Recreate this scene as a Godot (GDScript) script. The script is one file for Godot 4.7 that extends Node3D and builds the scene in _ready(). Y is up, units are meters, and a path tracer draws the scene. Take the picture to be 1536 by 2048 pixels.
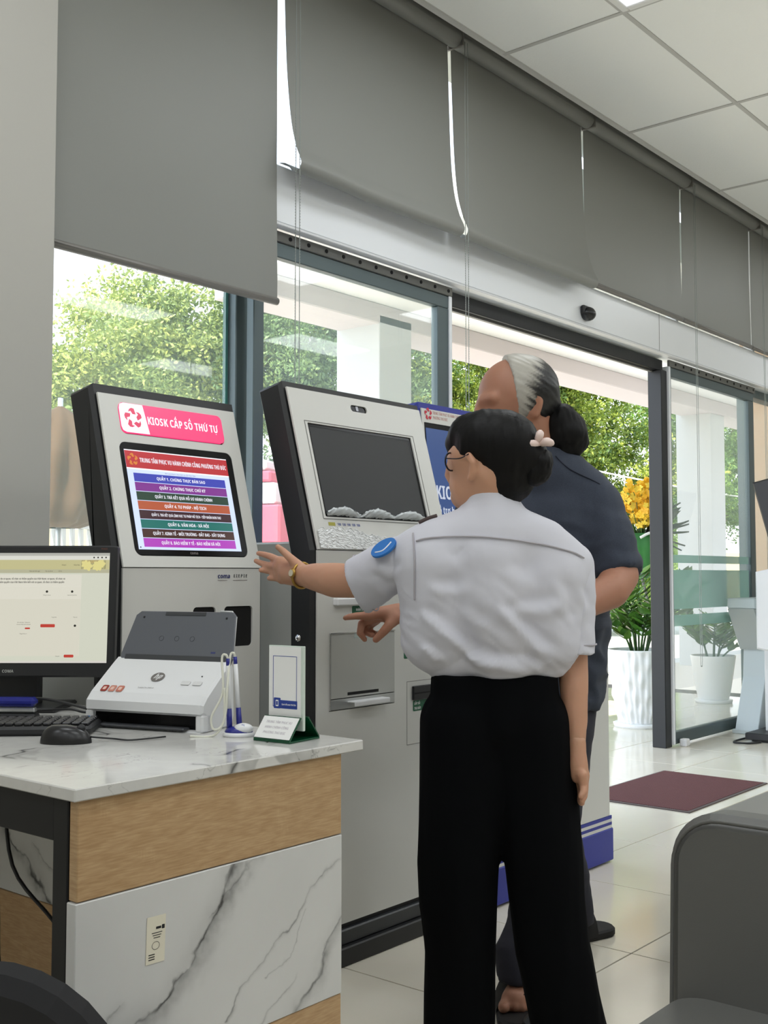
extends Node3D

# ---------------------------------------------------------------- shared state
var mats := {}
var names := {}
var glyphs := {}
var rng := RandomNumberGenerator.new()
var bold: SystemFont
var plainfont: SystemFont

var WOMAN := {
"body": [[[[2.275,0.8012,-1.524,0.0794],[2.265,0.9333,-1.524,0.0746],[2.229,1.149,-1.534,0.0863],[2.222,1.28,-1.514,0.0573],[2.214,1.346,-1.519,0.0549]],1],
	[[[2.232,1.239,-1.522,0.0551],[2.155,1.191,-1.681,0.034]],1],
	[[[2.232,1.245,-1.521,0.0551],[2.373,1.18,-1.42,0.0438]],1],
	[[[2.227,0.7652,-1.586,0.0625],[2.21,0.3747,-1.608,0.0573],[2.241,0.0447,-1.632,0.0361],[2.302,-0.0212,-1.72,0.0274]],1],
	[[[2.323,0.7652,-1.47,0.0625],[2.333,0.3776,-1.445,0.0571],[2.415,0.0447,-1.422,0.0361],[2.486,-0.0212,-1.5,0.0274]],1],
	[[[2.394,1.168,-1.412,0.0439],[2.396,0.9317,-1.4,0.0363],[2.382,0.8732,-1.39,0.0349],[2.37,0.8038,-1.378,0.0275],[2.357,0.7448,-1.369,0.0201]],1],
	[[[2.14,1.176,-1.716,0.0342],[2.163,1.134,-1.896,0.0435],[2.172,1.136,-1.979,0.0457],[2.176,1.144,-2.051,0.0372],[2.183,1.148,-2.106,0.0282]],1]],
"handl": [[[[2.182,1.147,-2.091,0.0288],[2.185,1.149,-2.119,0.0283],[2.189,1.155,-2.161,0.0273]],1],
	[[[2.184,1.157,-2.119,0.0229],[2.188,1.184,-2.191,0.0151]],1],
	[[[2.185,1.152,-2.119,0.0229],[2.188,1.17,-2.199,0.0151]],1],
	[[[2.185,1.145,-2.119,0.0216],[2.191,1.153,-2.197,0.0144]],1],
	[[[2.185,1.139,-2.119,0.0189],[2.192,1.138,-2.189,0.013]],1],
	[[[2.188,1.186,-2.19,0.011],[2.197,1.201,-2.241,0.0092],[2.198,1.207,-2.27,0.0081],[2.196,1.21,-2.288,0.0067]],1],
	[[[2.188,1.171,-2.199,0.011],[2.199,1.177,-2.255,0.0092],[2.201,1.183,-2.285,0.0081],[2.199,1.189,-2.301,0.0068]],1],
	[[[2.191,1.153,-2.197,0.0104],[2.199,1.159,-2.242,0.0089],[2.195,1.162,-2.262,0.0078],[2.188,1.163,-2.27,0.0067]],1],
	[[[2.192,1.138,-2.189,0.0096],[2.192,1.14,-2.22,0.008],[2.19,1.14,-2.239,0.0066]],1],
	[[[2.175,1.173,-2.113,0.0161],[2.16,1.196,-2.129,0.011],[2.155,1.213,-2.149,0.0094],[2.145,1.225,-2.16,0.0076]],1]],
"handr": [[[[2.357,0.7531,-1.368,0.0207],[2.354,0.7302,-1.365,0.0201],[2.352,0.7016,-1.362,0.0224],[2.354,0.6804,-1.362,0.0224]],1],
	[[[2.363,0.6982,-1.381,0.0178],[2.373,0.6607,-1.388,0.0143]],1],
	[[[2.379,0.6777,-1.387,0.0132],[2.38,0.6419,-1.389,0.0102],[2.376,0.6212,-1.381,0.0089],[2.367,0.6147,-1.368,0.0077]],1],
	[[[2.369,0.6753,-1.368,0.0131],[2.373,0.6421,-1.367,0.0101],[2.365,0.6228,-1.361,0.0089],[2.352,0.614,-1.355,0.0076]],1],
	[[[2.356,0.6765,-1.352,0.013],[2.359,0.6483,-1.351,0.01],[2.35,0.6315,-1.347,0.0088],[2.339,0.6229,-1.346,0.0072]],1],
	[[[2.336,0.6825,-1.344,0.0117],[2.34,0.6591,-1.342,0.0094],[2.331,0.6447,-1.338,0.0082],[2.322,0.6368,-1.339,0.007]],1],
	[[[2.37,0.7108,-1.387,0.0155],[2.383,0.6751,-1.406,0.0114],[2.385,0.6499,-1.405,0.009]],1]],
"head": [[[[2.221,1.451,-1.501,0.0776],[2.205,1.44,-1.538,0.0719]],1],
	[[[2.208,1.414,-1.552,0.0698],[2.209,1.369,-1.57,0.0507],[2.217,1.341,-1.594,0.0328]],1],
	[[[2.202,1.387,-1.514,0.0618],[2.197,1.347,-1.555,0.0431]],1],
	[[[2.212,1.394,-1.517,0.0597],[2.221,1.316,-1.513,0.0573],[2.225,1.275,-1.512,0.0657]],1],
	[[[2.218,1.425,-1.624,0.0172],[2.228,1.396,-1.647,0.0111],[2.228,1.387,-1.639,0.0123]],1],
	[[[2.233,1.365,-1.628,0.0123],[2.236,1.352,-1.624,0.0111]],1],
	[[[2.124,1.426,-1.514,0.0081],[2.126,1.411,-1.503,0.0081],[2.131,1.391,-1.506,0.0081],[2.131,1.373,-1.516,0.0058]],1]],
"hair": [[[[2.22,1.456,-1.486,0.0868],[2.207,1.462,-1.517,0.0836],[2.209,1.471,-1.545,0.0722]],1],
	[[[2.233,1.417,-1.474,0.0809],[2.232,1.387,-1.478,0.069],[2.228,1.361,-1.485,0.0547]],1],
	[[[2.18,1.482,-1.564,0.0407],[2.176,1.464,-1.586,0.0265],[2.171,1.44,-1.594,0.0096]],1],
	[[[2.233,1.445,-1.456,0.0711],[2.246,1.426,-1.426,0.0449]],1]],
"bun": [[[[2.24,1.438,-1.425,0.0283],[2.25,1.414,-1.407,0.0353],[2.248,1.396,-1.411,0.0353]],1],
	[[[2.263,1.426,-1.399,0.02],[2.26,1.39,-1.397,0.0176],[2.237,1.377,-1.41,0.0199]],1]],
"shirt": [[[[2.128,1.191,-1.722,0.0512],[2.135,1.205,-1.673,0.0555],[2.16,1.221,-1.61,0.0695],[2.215,1.254,-1.51,0.0785],[2.307,1.212,-1.435,0.0743],[2.388,1.171,-1.404,0.0608]],1],
	[[[2.159,1.173,-1.631,0.1058],[2.17,1.089,-1.625,0.1034],[2.185,1.014,-1.629,0.1086],[2.207,0.9686,-1.608,0.0893]],1],
	[[[2.211,1.185,-1.521,0.1047],[2.222,1.09,-1.516,0.1094],[2.247,0.9826,-1.511,0.0979],[2.257,0.9341,-1.519,0.0791]],1,[2.271,0.9021,-1.521,0.04289,-0.9984,-0.03573]],
	[[[2.322,1.149,-1.438,0.1034],[2.315,1.065,-1.453,0.1082],[2.322,1.005,-1.45,0.1034],[2.327,0.9693,-1.447,0.0794]],1,[2.271,0.9069,-1.521,0.04289,-0.9984,-0.03573]],
	[[[2.219,1.256,-1.512,0.0834],[2.221,1.304,-1.514,0.0692],[2.218,1.328,-1.516,0.0633]],1,[2.22,1.331,-1.514,0.7617,0.09547,-0.6408]]],
"sleeves": [[[[2.124,1.188,-1.719,0.0559],[2.144,1.159,-1.791,0.0671],[2.159,1.134,-1.853,0.0721],[2.17,1.106,-1.922,0.0734]],1,[2.167,1.121,-1.892,-0.3975,-0.3699,-0.8397]],
	[[[2.388,1.171,-1.404,0.0608],[2.385,1.089,-1.399,0.0594],[2.381,1.005,-1.395,0.0555],[2.38,0.9213,-1.388,0.0517]],1,[2.388,0.965,-1.39,-0.02102,-0.9935,-0.112]]],
"trousers": [[[[2.213,0.9333,-1.587,0.0842],[2.217,0.8492,-1.59,0.0866],[2.215,0.7952,-1.598,0.1034],[2.224,0.6571,-1.599,0.1106],[2.205,0.47,-1.606,0.0979],[2.209,0.3747,-1.61,0.0943],[2.226,0.2522,-1.616,0.0863],[2.243,-0.0033,-1.634,0.0842]],1,[2.212,0.9141,-1.59,-0.04289,0.9984,0.03573]],
	[[[2.3,0.9333,-1.483,0.0842],[2.306,0.8492,-1.483,0.0866],[2.316,0.7892,-1.476,0.101],[2.327,0.6571,-1.475,0.1058],[2.327,0.4726,-1.444,0.094],[2.336,0.3776,-1.442,0.0904],[2.349,0.2588,-1.436,0.0892],[2.421,-0.0033,-1.419,0.089]],1,[2.313,0.9141,-1.47,-0.04289,0.9984,0.03573]],
	[[[2.269,0.9333,-1.521,0.0962],[2.273,0.8012,-1.526,0.1034],[2.277,0.6691,-1.534,0.0746]],1,[2.266,0.9141,-1.525,-0.04289,0.9984,0.03573]]]}
var MAN := {
"body": [[[[2.831,0.7846,-1.766,0.0906],[2.82,1.149,-1.764,0.1143],[2.808,1.427,-1.737,0.0804],[2.78,1.527,-1.747,0.0655]],1],
	[[[2.82,1.369,-1.744,0.0674],[2.865,1.351,-1.613,0.052]],1],
	[[[2.828,1.369,-1.75,0.0676],[2.761,1.354,-1.894,0.0536]],1],
	[[[2.843,0.7566,-1.739,0.0728],[2.716,0.3862,-1.689,0.0639],[2.568,0.1257,-1.654,0.0397],[2.55,0.052,-1.659,0.0342]],1],
	[[[2.831,0.753,-1.8,0.0735],[2.971,0.3932,-1.821,0.0697],[3.137,0.1004,-1.834,0.0439]],1],
	[[[2.855,1.343,-1.595,0.0516],[2.845,1.248,-1.536,0.0565],[2.821,1.147,-1.496,0.0514],[2.762,1.106,-1.493,0.0492],[2.673,1.075,-1.523,0.043],[2.571,1.05,-1.586,0.0305]],1],
	[[[2.746,1.345,-1.898,0.0534],[2.667,1.23,-1.924,0.0555],[2.604,1.128,-1.914,0.0473],[2.493,1.073,-1.928,0.0378],[2.418,1.042,-1.943,0.0262]],1]],
"handr": [[[[2.426,1.045,-1.932,0.0275],[2.403,1.042,-1.945,0.0254],[2.378,1.037,-1.96,0.0232]],1],
	[[[2.398,1.051,-1.95,0.0206],[2.358,1.046,-1.975,0.0177],[2.333,1.039,-1.997,0.0129]],1],
	[[[2.402,1.04,-1.953,0.0206],[2.376,1.037,-1.985,0.0165],[2.36,1.028,-2.013,0.0131]],1],
	[[[2.335,1.039,-1.995,0.0123],[2.303,1.038,-2.018,0.0098],[2.288,1.036,-2.028,0.0087],[2.281,1.033,-2.037,0.0068]],1],
	[[[2.356,1.029,-2.01,0.0124],[2.329,1.017,-2.02,0.0104],[2.323,0.9912,-2.021,0.0093],[2.336,0.9732,-2.015,0.0071]],1],
	[[[2.377,1.025,-2.016,0.0124],[2.36,1.012,-2.031,0.0102],[2.352,0.9927,-2.026,0.0094],[2.356,0.985,-2.006,0.008]],1],
	[[[2.394,1.024,-2.02,0.0118],[2.382,1.008,-2.035,0.0095],[2.375,0.993,-2.029,0.0086],[2.376,0.988,-2.012,0.0075]],1],
	[[[2.379,1.032,-1.943,0.0191],[2.358,1.014,-1.946,0.0136],[2.346,0.9979,-1.954,0.0122],[2.333,0.9749,-1.972,0.0095]],1]],
"handl": [[[[2.575,1.051,-1.581,0.0305],[2.546,1.041,-1.601,0.0291],[2.529,1.033,-1.622,0.0265]],1],
	[[[2.524,1.049,-1.611,0.0132],[2.495,1.044,-1.631,0.0105],[2.48,1.031,-1.649,0.0092]],1],
	[[[2.522,1.036,-1.614,0.0132],[2.492,1.029,-1.635,0.0105],[2.478,1.016,-1.654,0.0092]],1],
	[[[2.533,1.023,-1.618,0.0132],[2.505,1.012,-1.637,0.0105],[2.492,1.002,-1.654,0.0092]],1],
	[[[2.545,1.012,-1.62,0.0119],[2.521,0.9988,-1.635,0.0093],[2.509,0.9909,-1.65,0.0079]],1],
	[[[2.537,1.055,-1.58,0.0158],[2.5,1.069,-1.591,0.0117],[2.477,1.066,-1.603,0.0091]],1]],
"head": [[[[2.73,1.673,-1.762,0.1057],[2.721,1.67,-1.774,0.1057]],1],
	[[[2.688,1.631,-1.793,0.072],[2.676,1.566,-1.806,0.0604],[2.668,1.518,-1.819,0.0403]],1],
	[[[2.738,1.597,-1.76,0.0753],[2.705,1.531,-1.79,0.052]],1],
	[[[2.751,1.613,-1.759,0.0697],[2.78,1.527,-1.747,0.067],[2.802,1.463,-1.741,0.076]],1],
	[[[2.637,1.636,-1.831,0.0172],[2.618,1.589,-1.842,0.0129],[2.624,1.578,-1.836,0.0157]],1],
	[[[2.636,1.547,-1.831,0.0143],[2.641,1.532,-1.827,0.0129]],1],
	[[[2.623,1.647,-1.815,0.0128],[2.61,1.648,-1.776,0.0127]],1],
	[[[2.681,1.643,-1.691,0.007],[2.683,1.651,-1.677,0.0077],[2.688,1.638,-1.671,0.0077],[2.69,1.62,-1.675,0.0077],[2.689,1.602,-1.684,0.007]],1],
	[[[2.687,1.643,-1.691,0.0085],[2.692,1.606,-1.692,0.0085]],1]],
"hair": [[[[2.732,1.677,-1.76,0.1115],[2.725,1.68,-1.769,0.11]],1,[2.709,1.684,-1.788,-0.6775,-0.1516,-0.7197]],
	[[[2.759,1.635,-1.747,0.09],[2.789,1.607,-1.729,0.0524]],1,[2.732,1.626,-1.764,-0.785,-0.06302,0.6163]],
	[[[2.768,1.657,-1.735,0.0726],[2.803,1.616,-1.696,0.0378]],1]],
"tail": [[[[2.796,1.618,-1.696,0.029],[2.81,1.595,-1.674,0.0463],[2.822,1.557,-1.662,0.055],[2.83,1.525,-1.655,0.0405]],1],
	[[[2.812,1.605,-1.67,0.0347],[2.842,1.584,-1.643,0.0261],[2.852,1.533,-1.636,0.0232]],1],
	[[[2.792,1.582,-1.68,0.0318],[2.795,1.531,-1.682,0.0289],[2.812,1.502,-1.663,0.0202]],1]],
"shirt": [[[[2.798,1.448,-1.748,0.0818],[2.828,1.422,-1.69,0.0931],[2.854,1.38,-1.631,0.0838],[2.861,1.35,-1.595,0.0718]],1],
	[[[2.807,1.449,-1.753,0.0762],[2.783,1.393,-1.833,0.0858],[2.748,1.354,-1.903,0.0743]],1],
	[[[2.793,1.296,-1.814,0.1401],[2.798,1.076,-1.811,0.1396],[2.806,0.8713,-1.804,0.1348],[2.812,0.7396,-1.809,0.129]],1,[2.811,0.7718,-1.808,0.04289,-0.9984,-0.03573]],
	[[[2.843,1.295,-1.692,0.134],[2.849,1.077,-1.703,0.1398],[2.854,0.873,-1.715,0.134],[2.854,0.7421,-1.726,0.1224]],1,[2.853,0.7741,-1.725,0.02367,-0.998,-0.05875]],
	[[[2.799,1.441,-1.74,0.0846],[2.786,1.506,-1.741,0.0772],[2.783,1.527,-1.743,0.0743]],1,[2.785,1.523,-1.741,0.05254,0.9874,0.1493]],
	[[[2.861,1.35,-1.595,0.0718],[2.847,1.262,-1.548,0.0722],[2.832,1.177,-1.511,0.0657],[2.819,1.108,-1.487,0.0623]],1,[2.828,1.149,-1.503,-0.2002,-0.9012,0.3844]],
	[[[2.748,1.354,-1.903,0.0743],[2.684,1.244,-1.918,0.0733],[2.621,1.149,-1.908,0.0662]],1,[2.621,1.149,-1.908,-0.4476,-0.8896,0.09121]]],
"trousers": [[[[2.85,0.8003,-1.726,0.1194],[2.825,0.6738,-1.721,0.1155],[2.728,0.3976,-1.689,0.0837],[2.626,0.2061,-1.671,0.0621],[2.563,0.1471,-1.682,0.0545],[2.546,0.0962,-1.668,0.0527],[2.538,0.0492,-1.657,0.0446]],1,[2.536,0.08403,-1.665,-0.02102,-0.9935,-0.112]],
	[[[2.825,0.7971,-1.804,0.1205],[2.845,0.6635,-1.806,0.115],[2.985,0.3758,-1.821,0.0851],[3.108,0.1375,-1.835,0.0717],[3.149,0.0189,-1.842,0.0629]],1,[3.139,0.06123,-1.836,0.04289,-0.9984,-0.03573]]],
"foot": [[[[2.562,0.0728,-1.666,0.0344],[2.534,0.051,-1.655,0.0367],[2.513,0.0455,-1.65,0.0351]],1],
	[[[2.504,0.0403,-1.66,0.0234],[2.474,0.0395,-1.657,0.0161],[2.464,0.0395,-1.653,0.0141]],1],
	[[[2.51,0.0396,-1.645,0.0169],[2.488,0.0389,-1.633,0.0109]],1],
	[[[2.524,0.0351,-1.637,0.0143],[2.504,0.0344,-1.621,0.0098]],1],
	[[[2.536,0.0332,-1.631,0.013],[2.522,0.0305,-1.616,0.0091]],1],
	[[[2.554,0.0288,-1.633,0.0118],[2.542,0.0286,-1.616,0.0081]],1]]}


# ---------------------------------------------------------------- small helpers
func c8(r: float, g: float, b: float, a := 1.0) -> Color:
	return Color(r / 255.0, g / 255.0, b / 255.0, a)

func mt(key: String, col: Color, rough := 0.6, metal := 0.0) -> StandardMaterial3D:
	if not mats.has(key):
		var m := StandardMaterial3D.new()
		m.resource_name = key
		m.albedo_color = col
		m.roughness = rough
		m.metallic = metal
		mats[key] = m
	return mats[key]

func glow(key: String, col: Color, energy := 1.0) -> StandardMaterial3D:
	var fresh := not mats.has(key)
	var m := mt(key, Color(0.02, 0.02, 0.02), 0.25)
	if fresh:
		m.emission_enabled = true
		m.emission = col
		m.emission_energy_multiplier = energy
	return m

func pane(key: String, col: Color, rough := 0.02) -> StandardMaterial3D:
	var m := mt(key, col, rough)
	m.transparency = BaseMaterial3D.TRANSPARENCY_ALPHA
	return m

func numbered(n: String) -> String:
	if not names.has(n):
		names[n] = 0
		return n
	names[n] += 1
	return "%s_%03d" % [n, names[n]]

func tag(o: Node, label := "", category := "", group := "", kind := "") -> Node:
	if label: o.set_meta("label", label)
	if category: o.set_meta("category", category)
	if group: o.set_meta("group", group)
	if kind: o.set_meta("kind", kind)
	return o

func thing(called: String, label: String, category: String, at := Vector3.ZERO, turn := 0.0, group := "") -> Node3D:
	var o := Node3D.new()
	o.name = numbered(called)
	add_child(o)
	o.position = at
	o.rotation.y = turn
	tag(o, label, category, group)
	return o

func put(called: String, what, mat: Material, parent: Node = null, xf := Transform3D()) -> MeshInstance3D:
	var o := MeshInstance3D.new()
	o.mesh = done(what) if what is SurfaceTool else what
	if mat: o.material_override = mat
	o.transform = xf
	if parent == null or parent == self:
		o.name = numbered(called)
		add_child(o)
	else:
		o.name = called
		parent.add_child(o, true)
	return o

func struct(called: String, what, mat: Material, parent: Node = null, xf := Transform3D()) -> MeshInstance3D:
	var o := put(called, what, mat, parent, xf)
	if parent == null: o.set_meta("kind", "structure")
	return o

func at(x: float, y: float, z: float) -> Transform3D:
	return Transform3D(Basis(), Vector3(x, y, z))

func S() -> SurfaceTool:
	var st := SurfaceTool.new()
	st.begin(Mesh.PRIMITIVE_TRIANGLES)
	return st

func done(st: SurfaceTool) -> ArrayMesh:
	st.index()
	st.generate_normals()
	return st.commit()

func tri(st: SurfaceTool, a: Vector3, b: Vector3, c: Vector3) -> void:
	st.add_vertex(a)
	st.add_vertex(b)
	st.add_vertex(c)

func quad(st: SurfaceTool, a: Vector3, b: Vector3, c: Vector3, d: Vector3) -> void:
	tri(st, a, b, c)
	tri(st, a, c, d)

# box with chamfered edges, centre c, size s
func box(st: SurfaceTool, c: Vector3, s: Vector3, bev := 0.0, xf := Transform3D()) -> void:
	st.set_smooth_group(-1)
	var h := s * 0.5
	var b := minf(bev, minf(h.x, minf(h.y, h.z)) * 0.9)
	var g := func(sx: float, sy: float, sz: float, ax: int) -> Vector3:
		var p := Vector3(sx * (h.x - b), sy * (h.y - b), sz * (h.z - b))
		p[ax] = [sx, sy, sz][ax] * h[ax]
		return xf * (c + p)
	for ax in 3:
		var u := (ax + 1) % 3
		var v := (ax + 2) % 3
		for s1 in [-1.0, 1.0]:
			var q := []
			for k in [[-1.0, -1.0], [1.0, -1.0], [1.0, 1.0], [-1.0, 1.0]]:
				var e := [0.0, 0.0, 0.0]
				e[ax] = s1
				e[u] = k[0] * s1
				e[v] = k[1]
				q.append(g.call(e[0], e[1], e[2], ax))
			quad(st, q[3], q[2], q[1], q[0])
		if b > 0.0:
			for s1 in [-1.0, 1.0]:
				for s2 in [-1.0, 1.0]:
					var e0 := [0.0, 0.0, 0.0]
					e0[u] = s1
					e0[v] = s2
					var lo := e0.duplicate()
					var hi := e0.duplicate()
					lo[ax] = -1.0
					hi[ax] = 1.0
					var a1: Vector3 = g.call(lo[0], lo[1], lo[2], u)
					var a2: Vector3 = g.call(hi[0], hi[1], hi[2], u)
					var a3: Vector3 = g.call(hi[0], hi[1], hi[2], v)
					var a4: Vector3 = g.call(lo[0], lo[1], lo[2], v)
					if s1 * s2 > 0.0: quad(st, a1, a2, a3, a4)
					else: quad(st, a4, a3, a2, a1)
	if b > 0.0:
		for sx in [-1.0, 1.0]:
			for sy in [-1.0, 1.0]:
				for sz in [-1.0, 1.0]:
					var p: Vector3 = g.call(sx, sy, sz, 0)
					var q: Vector3 = g.call(sx, sy, sz, 1)
					var r: Vector3 = g.call(sx, sy, sz, 2)
					if sx * sy * sz > 0.0: tri(st, r, q, p)
					else: tri(st, p, q, r)

func bx(x0: float, x1: float, y0: float, y1: float, z0: float, z1: float, bev := 0.0) -> SurfaceTool:
	var st := S()
	box(st, Vector3(x0 + x1, y0 + y1, z0 + z1) * 0.5, Vector3(absf(x1 - x0), absf(y1 - y0), absf(z1 - z0)), bev)
	return st

func rrect(w: float, h: float, r: float, seg := 5) -> PackedVector2Array:
	var p := PackedVector2Array()
	r = minf(r, minf(w, h) * 0.499)
	if r <= 0.0001:
		return PackedVector2Array([Vector2(w, -h) * 0.5, Vector2(w, h) * 0.5, Vector2(-w, h) * 0.5, Vector2(-w, -h) * 0.5])
	var cs := [Vector2(w / 2 - r, h / 2 - r), Vector2(-w / 2 + r, h / 2 - r), Vector2(-w / 2 + r, -h / 2 + r), Vector2(w / 2 - r, -h / 2 + r)]
	for k in 4:
		for i in seg + 1:
			var t := (k + float(i) / seg) * PI / 2
			p.append(cs[k] + Vector2(cos(t), sin(t)) * r)
	return p

# extrude a counter-clockwise outline from z0 to z1, bevelled at both ends
func prism(st: SurfaceTool, poly: PackedVector2Array, z0: float, z1: float, bev := 0.0, xf := Transform3D()) -> void:
	st.set_smooth_group(-1)
	var n := poly.size()
	var ins := PackedVector2Array()
	for i in n:
		var e1 := (poly[i] - poly[(i + n - 1) % n]).normalized()
		var e2 := (poly[(i + 1) % n] - poly[i]).normalized()
		var n1 := Vector2(-e1.y, e1.x)
		var n2 := Vector2(-e2.y, e2.x)
		var m := n1 + n2
		ins.append(poly[i] + m * (bev / maxf(0.3, m.dot(n1))))
	var ids := Geometry2D.triangulate_polygon(poly)
	for i in range(0, ids.size(), 3):
		var a := ins[ids[i]]
		var b := ins[ids[i + 1]]
		var c := ins[ids[i + 2]]
		if (b - a).cross(c - a) > 0.0:
			var t := b
			b = c
			c = t
		tri(st, xf * Vector3(a.x, a.y, z1), xf * Vector3(b.x, b.y, z1), xf * Vector3(c.x, c.y, z1))
		tri(st, xf * Vector3(a.x, a.y, z0), xf * Vector3(c.x, c.y, z0), xf * Vector3(b.x, b.y, z0))
	var rows := [[ins, z0], [poly, z0 + bev], [poly, z1 - bev], [ins, z1]] if bev > 0.0 else [[poly, z0], [poly, z1]]
	for k in rows.size() - 1:
		for i in n:
			var j := (i + 1) % n
			var p0: Vector2 = rows[k][0][i]
			var p1: Vector2 = rows[k][0][j]
			var p2: Vector2 = rows[k + 1][0][j]
			var p3: Vector2 = rows[k + 1][0][i]
			quad(st, xf * Vector3(p3.x, p3.y, rows[k + 1][1]), xf * Vector3(p2.x, p2.y, rows[k + 1][1]), xf * Vector3(p1.x, p1.y, rows[k][1]), xf * Vector3(p0.x, p0.y, rows[k][1]))

func plate(w: float, h: float, r: float, d: float, bev := 0.0) -> SurfaceTool:
	var st := S()
	prism(st, rrect(w, h, r), 0.0, d, bev)
	return st

func tube(st: SurfaceTool, pts: Array, rad, seg := 8) -> void:
	st.set_smooth_group(0)
	var rings := []
	var n := pts.size()
	var nrm := Vector3.ZERO
	for i in n:
		var p: Vector3 = pts[i]
		var d: Vector3 = ((pts[mini(i + 1, n - 1)] as Vector3) - (pts[maxi(i - 1, 0)] as Vector3)).normalized()
		if nrm == Vector3.ZERO: nrm = d.cross(Vector3.UP if absf(d.y) < 0.9 else Vector3.RIGHT).normalized()
		nrm = (nrm - d * nrm.dot(d)).normalized()
		var bn := d.cross(nrm)
		var r: float = rad[i] if rad is Array else rad
		var ring := []
		for k in seg:
			var t := TAU * k / seg
			ring.append(p + (nrm * cos(t) + bn * sin(t)) * r)
		rings.append(ring)
	for i in n - 1:
		for k in seg:
			var j := (k + 1) % seg
			quad(st, rings[i][k], rings[i + 1][k], rings[i + 1][j], rings[i][j])
	for k in range(1, seg - 1):
		tri(st, rings[0][0], rings[0][k], rings[0][k + 1])
		tri(st, rings[n - 1][0], rings[n - 1][k + 1], rings[n - 1][k])

func smooth_path(pts: Array, steps := 6) -> Array:
	var out := []
	for i in pts.size() - 1:
		var a: Vector3 = pts[maxi(i - 1, 0)]
		var b: Vector3 = pts[i]
		var c: Vector3 = pts[i + 1]
		var d: Vector3 = pts[mini(i + 2, pts.size() - 1)]
		for k in steps: out.append(b.cubic_interpolate(c, a, d, float(k) / steps))
	out.append(pts[-1])
	return out

func lathe(st: SurfaceTool, prof: Array, seg := 32, bump = null) -> void:
	st.set_smooth_group(0)
	var p := func(i: int, k: int) -> Vector3:
		var q: Vector2 = prof[i]
		var t := TAU * (k % seg) / seg
		var r := q.x
		if bump != null: r += bump.call(t, q.y)
		return Vector3(cos(t) * r, q.y, sin(t) * r)
	for i in prof.size() - 1:
		for k in seg:
			quad(st, p.call(i, k), p.call(i + 1, k), p.call(i + 1, k + 1), p.call(i, k + 1))

func ball(st: SurfaceTool, c: Vector3, r: Vector3, n := 10) -> void:
	st.set_smooth_group(0)
	var p := func(i: int, k: int) -> Vector3:
		var a := PI * i / n
		var b := TAU * (k % (2 * n)) / (2 * n)
		return c + Vector3(sin(a) * cos(b), cos(a), sin(a) * sin(b)) * r
	for i in n:
		for k in 2 * n:
			if i > 0: tri(st, p.call(i, k), p.call(i, k + 1), p.call(i + 1, k))
			if i < n - 1: tri(st, p.call(i, k + 1), p.call(i + 1, k + 1), p.call(i + 1, k))

# ---------------------------------------------------------------- lettering
const VOWELS := "AĂÂEÊIOÔƠUƯY"
const TONED := ["ÁÀẢÃẠ", "ẮẰẲẴẶ", "ẤẦẨẪẬ", "ÉÈẺẼẸ", "ẾỀỂỄỆ", "ÍÌỈĨỊ", "ÓÒỎÕỌ", "ỐỒỔỖỘ", "ỚỜỞỠỢ", "ÚÙỦŨỤ", "ỨỪỬỮỰ", "ÝỲỶỸỴ"]
var tones := {}

func glyph(ch: String, heavy: bool) -> Array:
	var key := ch + ("b" if heavy else "p")
	if not glyphs.has(key):
		var f := bold if heavy else plainfont
		var t := TextMesh.new()
		t.font = f
		t.font_size = 32
		t.pixel_size = 1.0 / 32.0
		t.depth = 0.02
		t.curve_step = 2.0
		t.text = ch
		t.horizontal_alignment = HORIZONTAL_ALIGNMENT_LEFT
		var ar := t.get_mesh_arrays() if ch != " " else []
		var v := PackedVector3Array()
		if ar.size() and ar[0] != null:
			if ar[Mesh.ARRAY_INDEX] != null and ar[Mesh.ARRAY_INDEX].size():
				for i in ar[Mesh.ARRAY_INDEX]: v.append(ar[0][i])
			else: v = ar[0]
		glyphs[key] = [v, f.get_string_size(ch, HORIZONTAL_ALIGNMENT_LEFT, -1, 32).x / 32.0]
	return glyphs[key]

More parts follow.
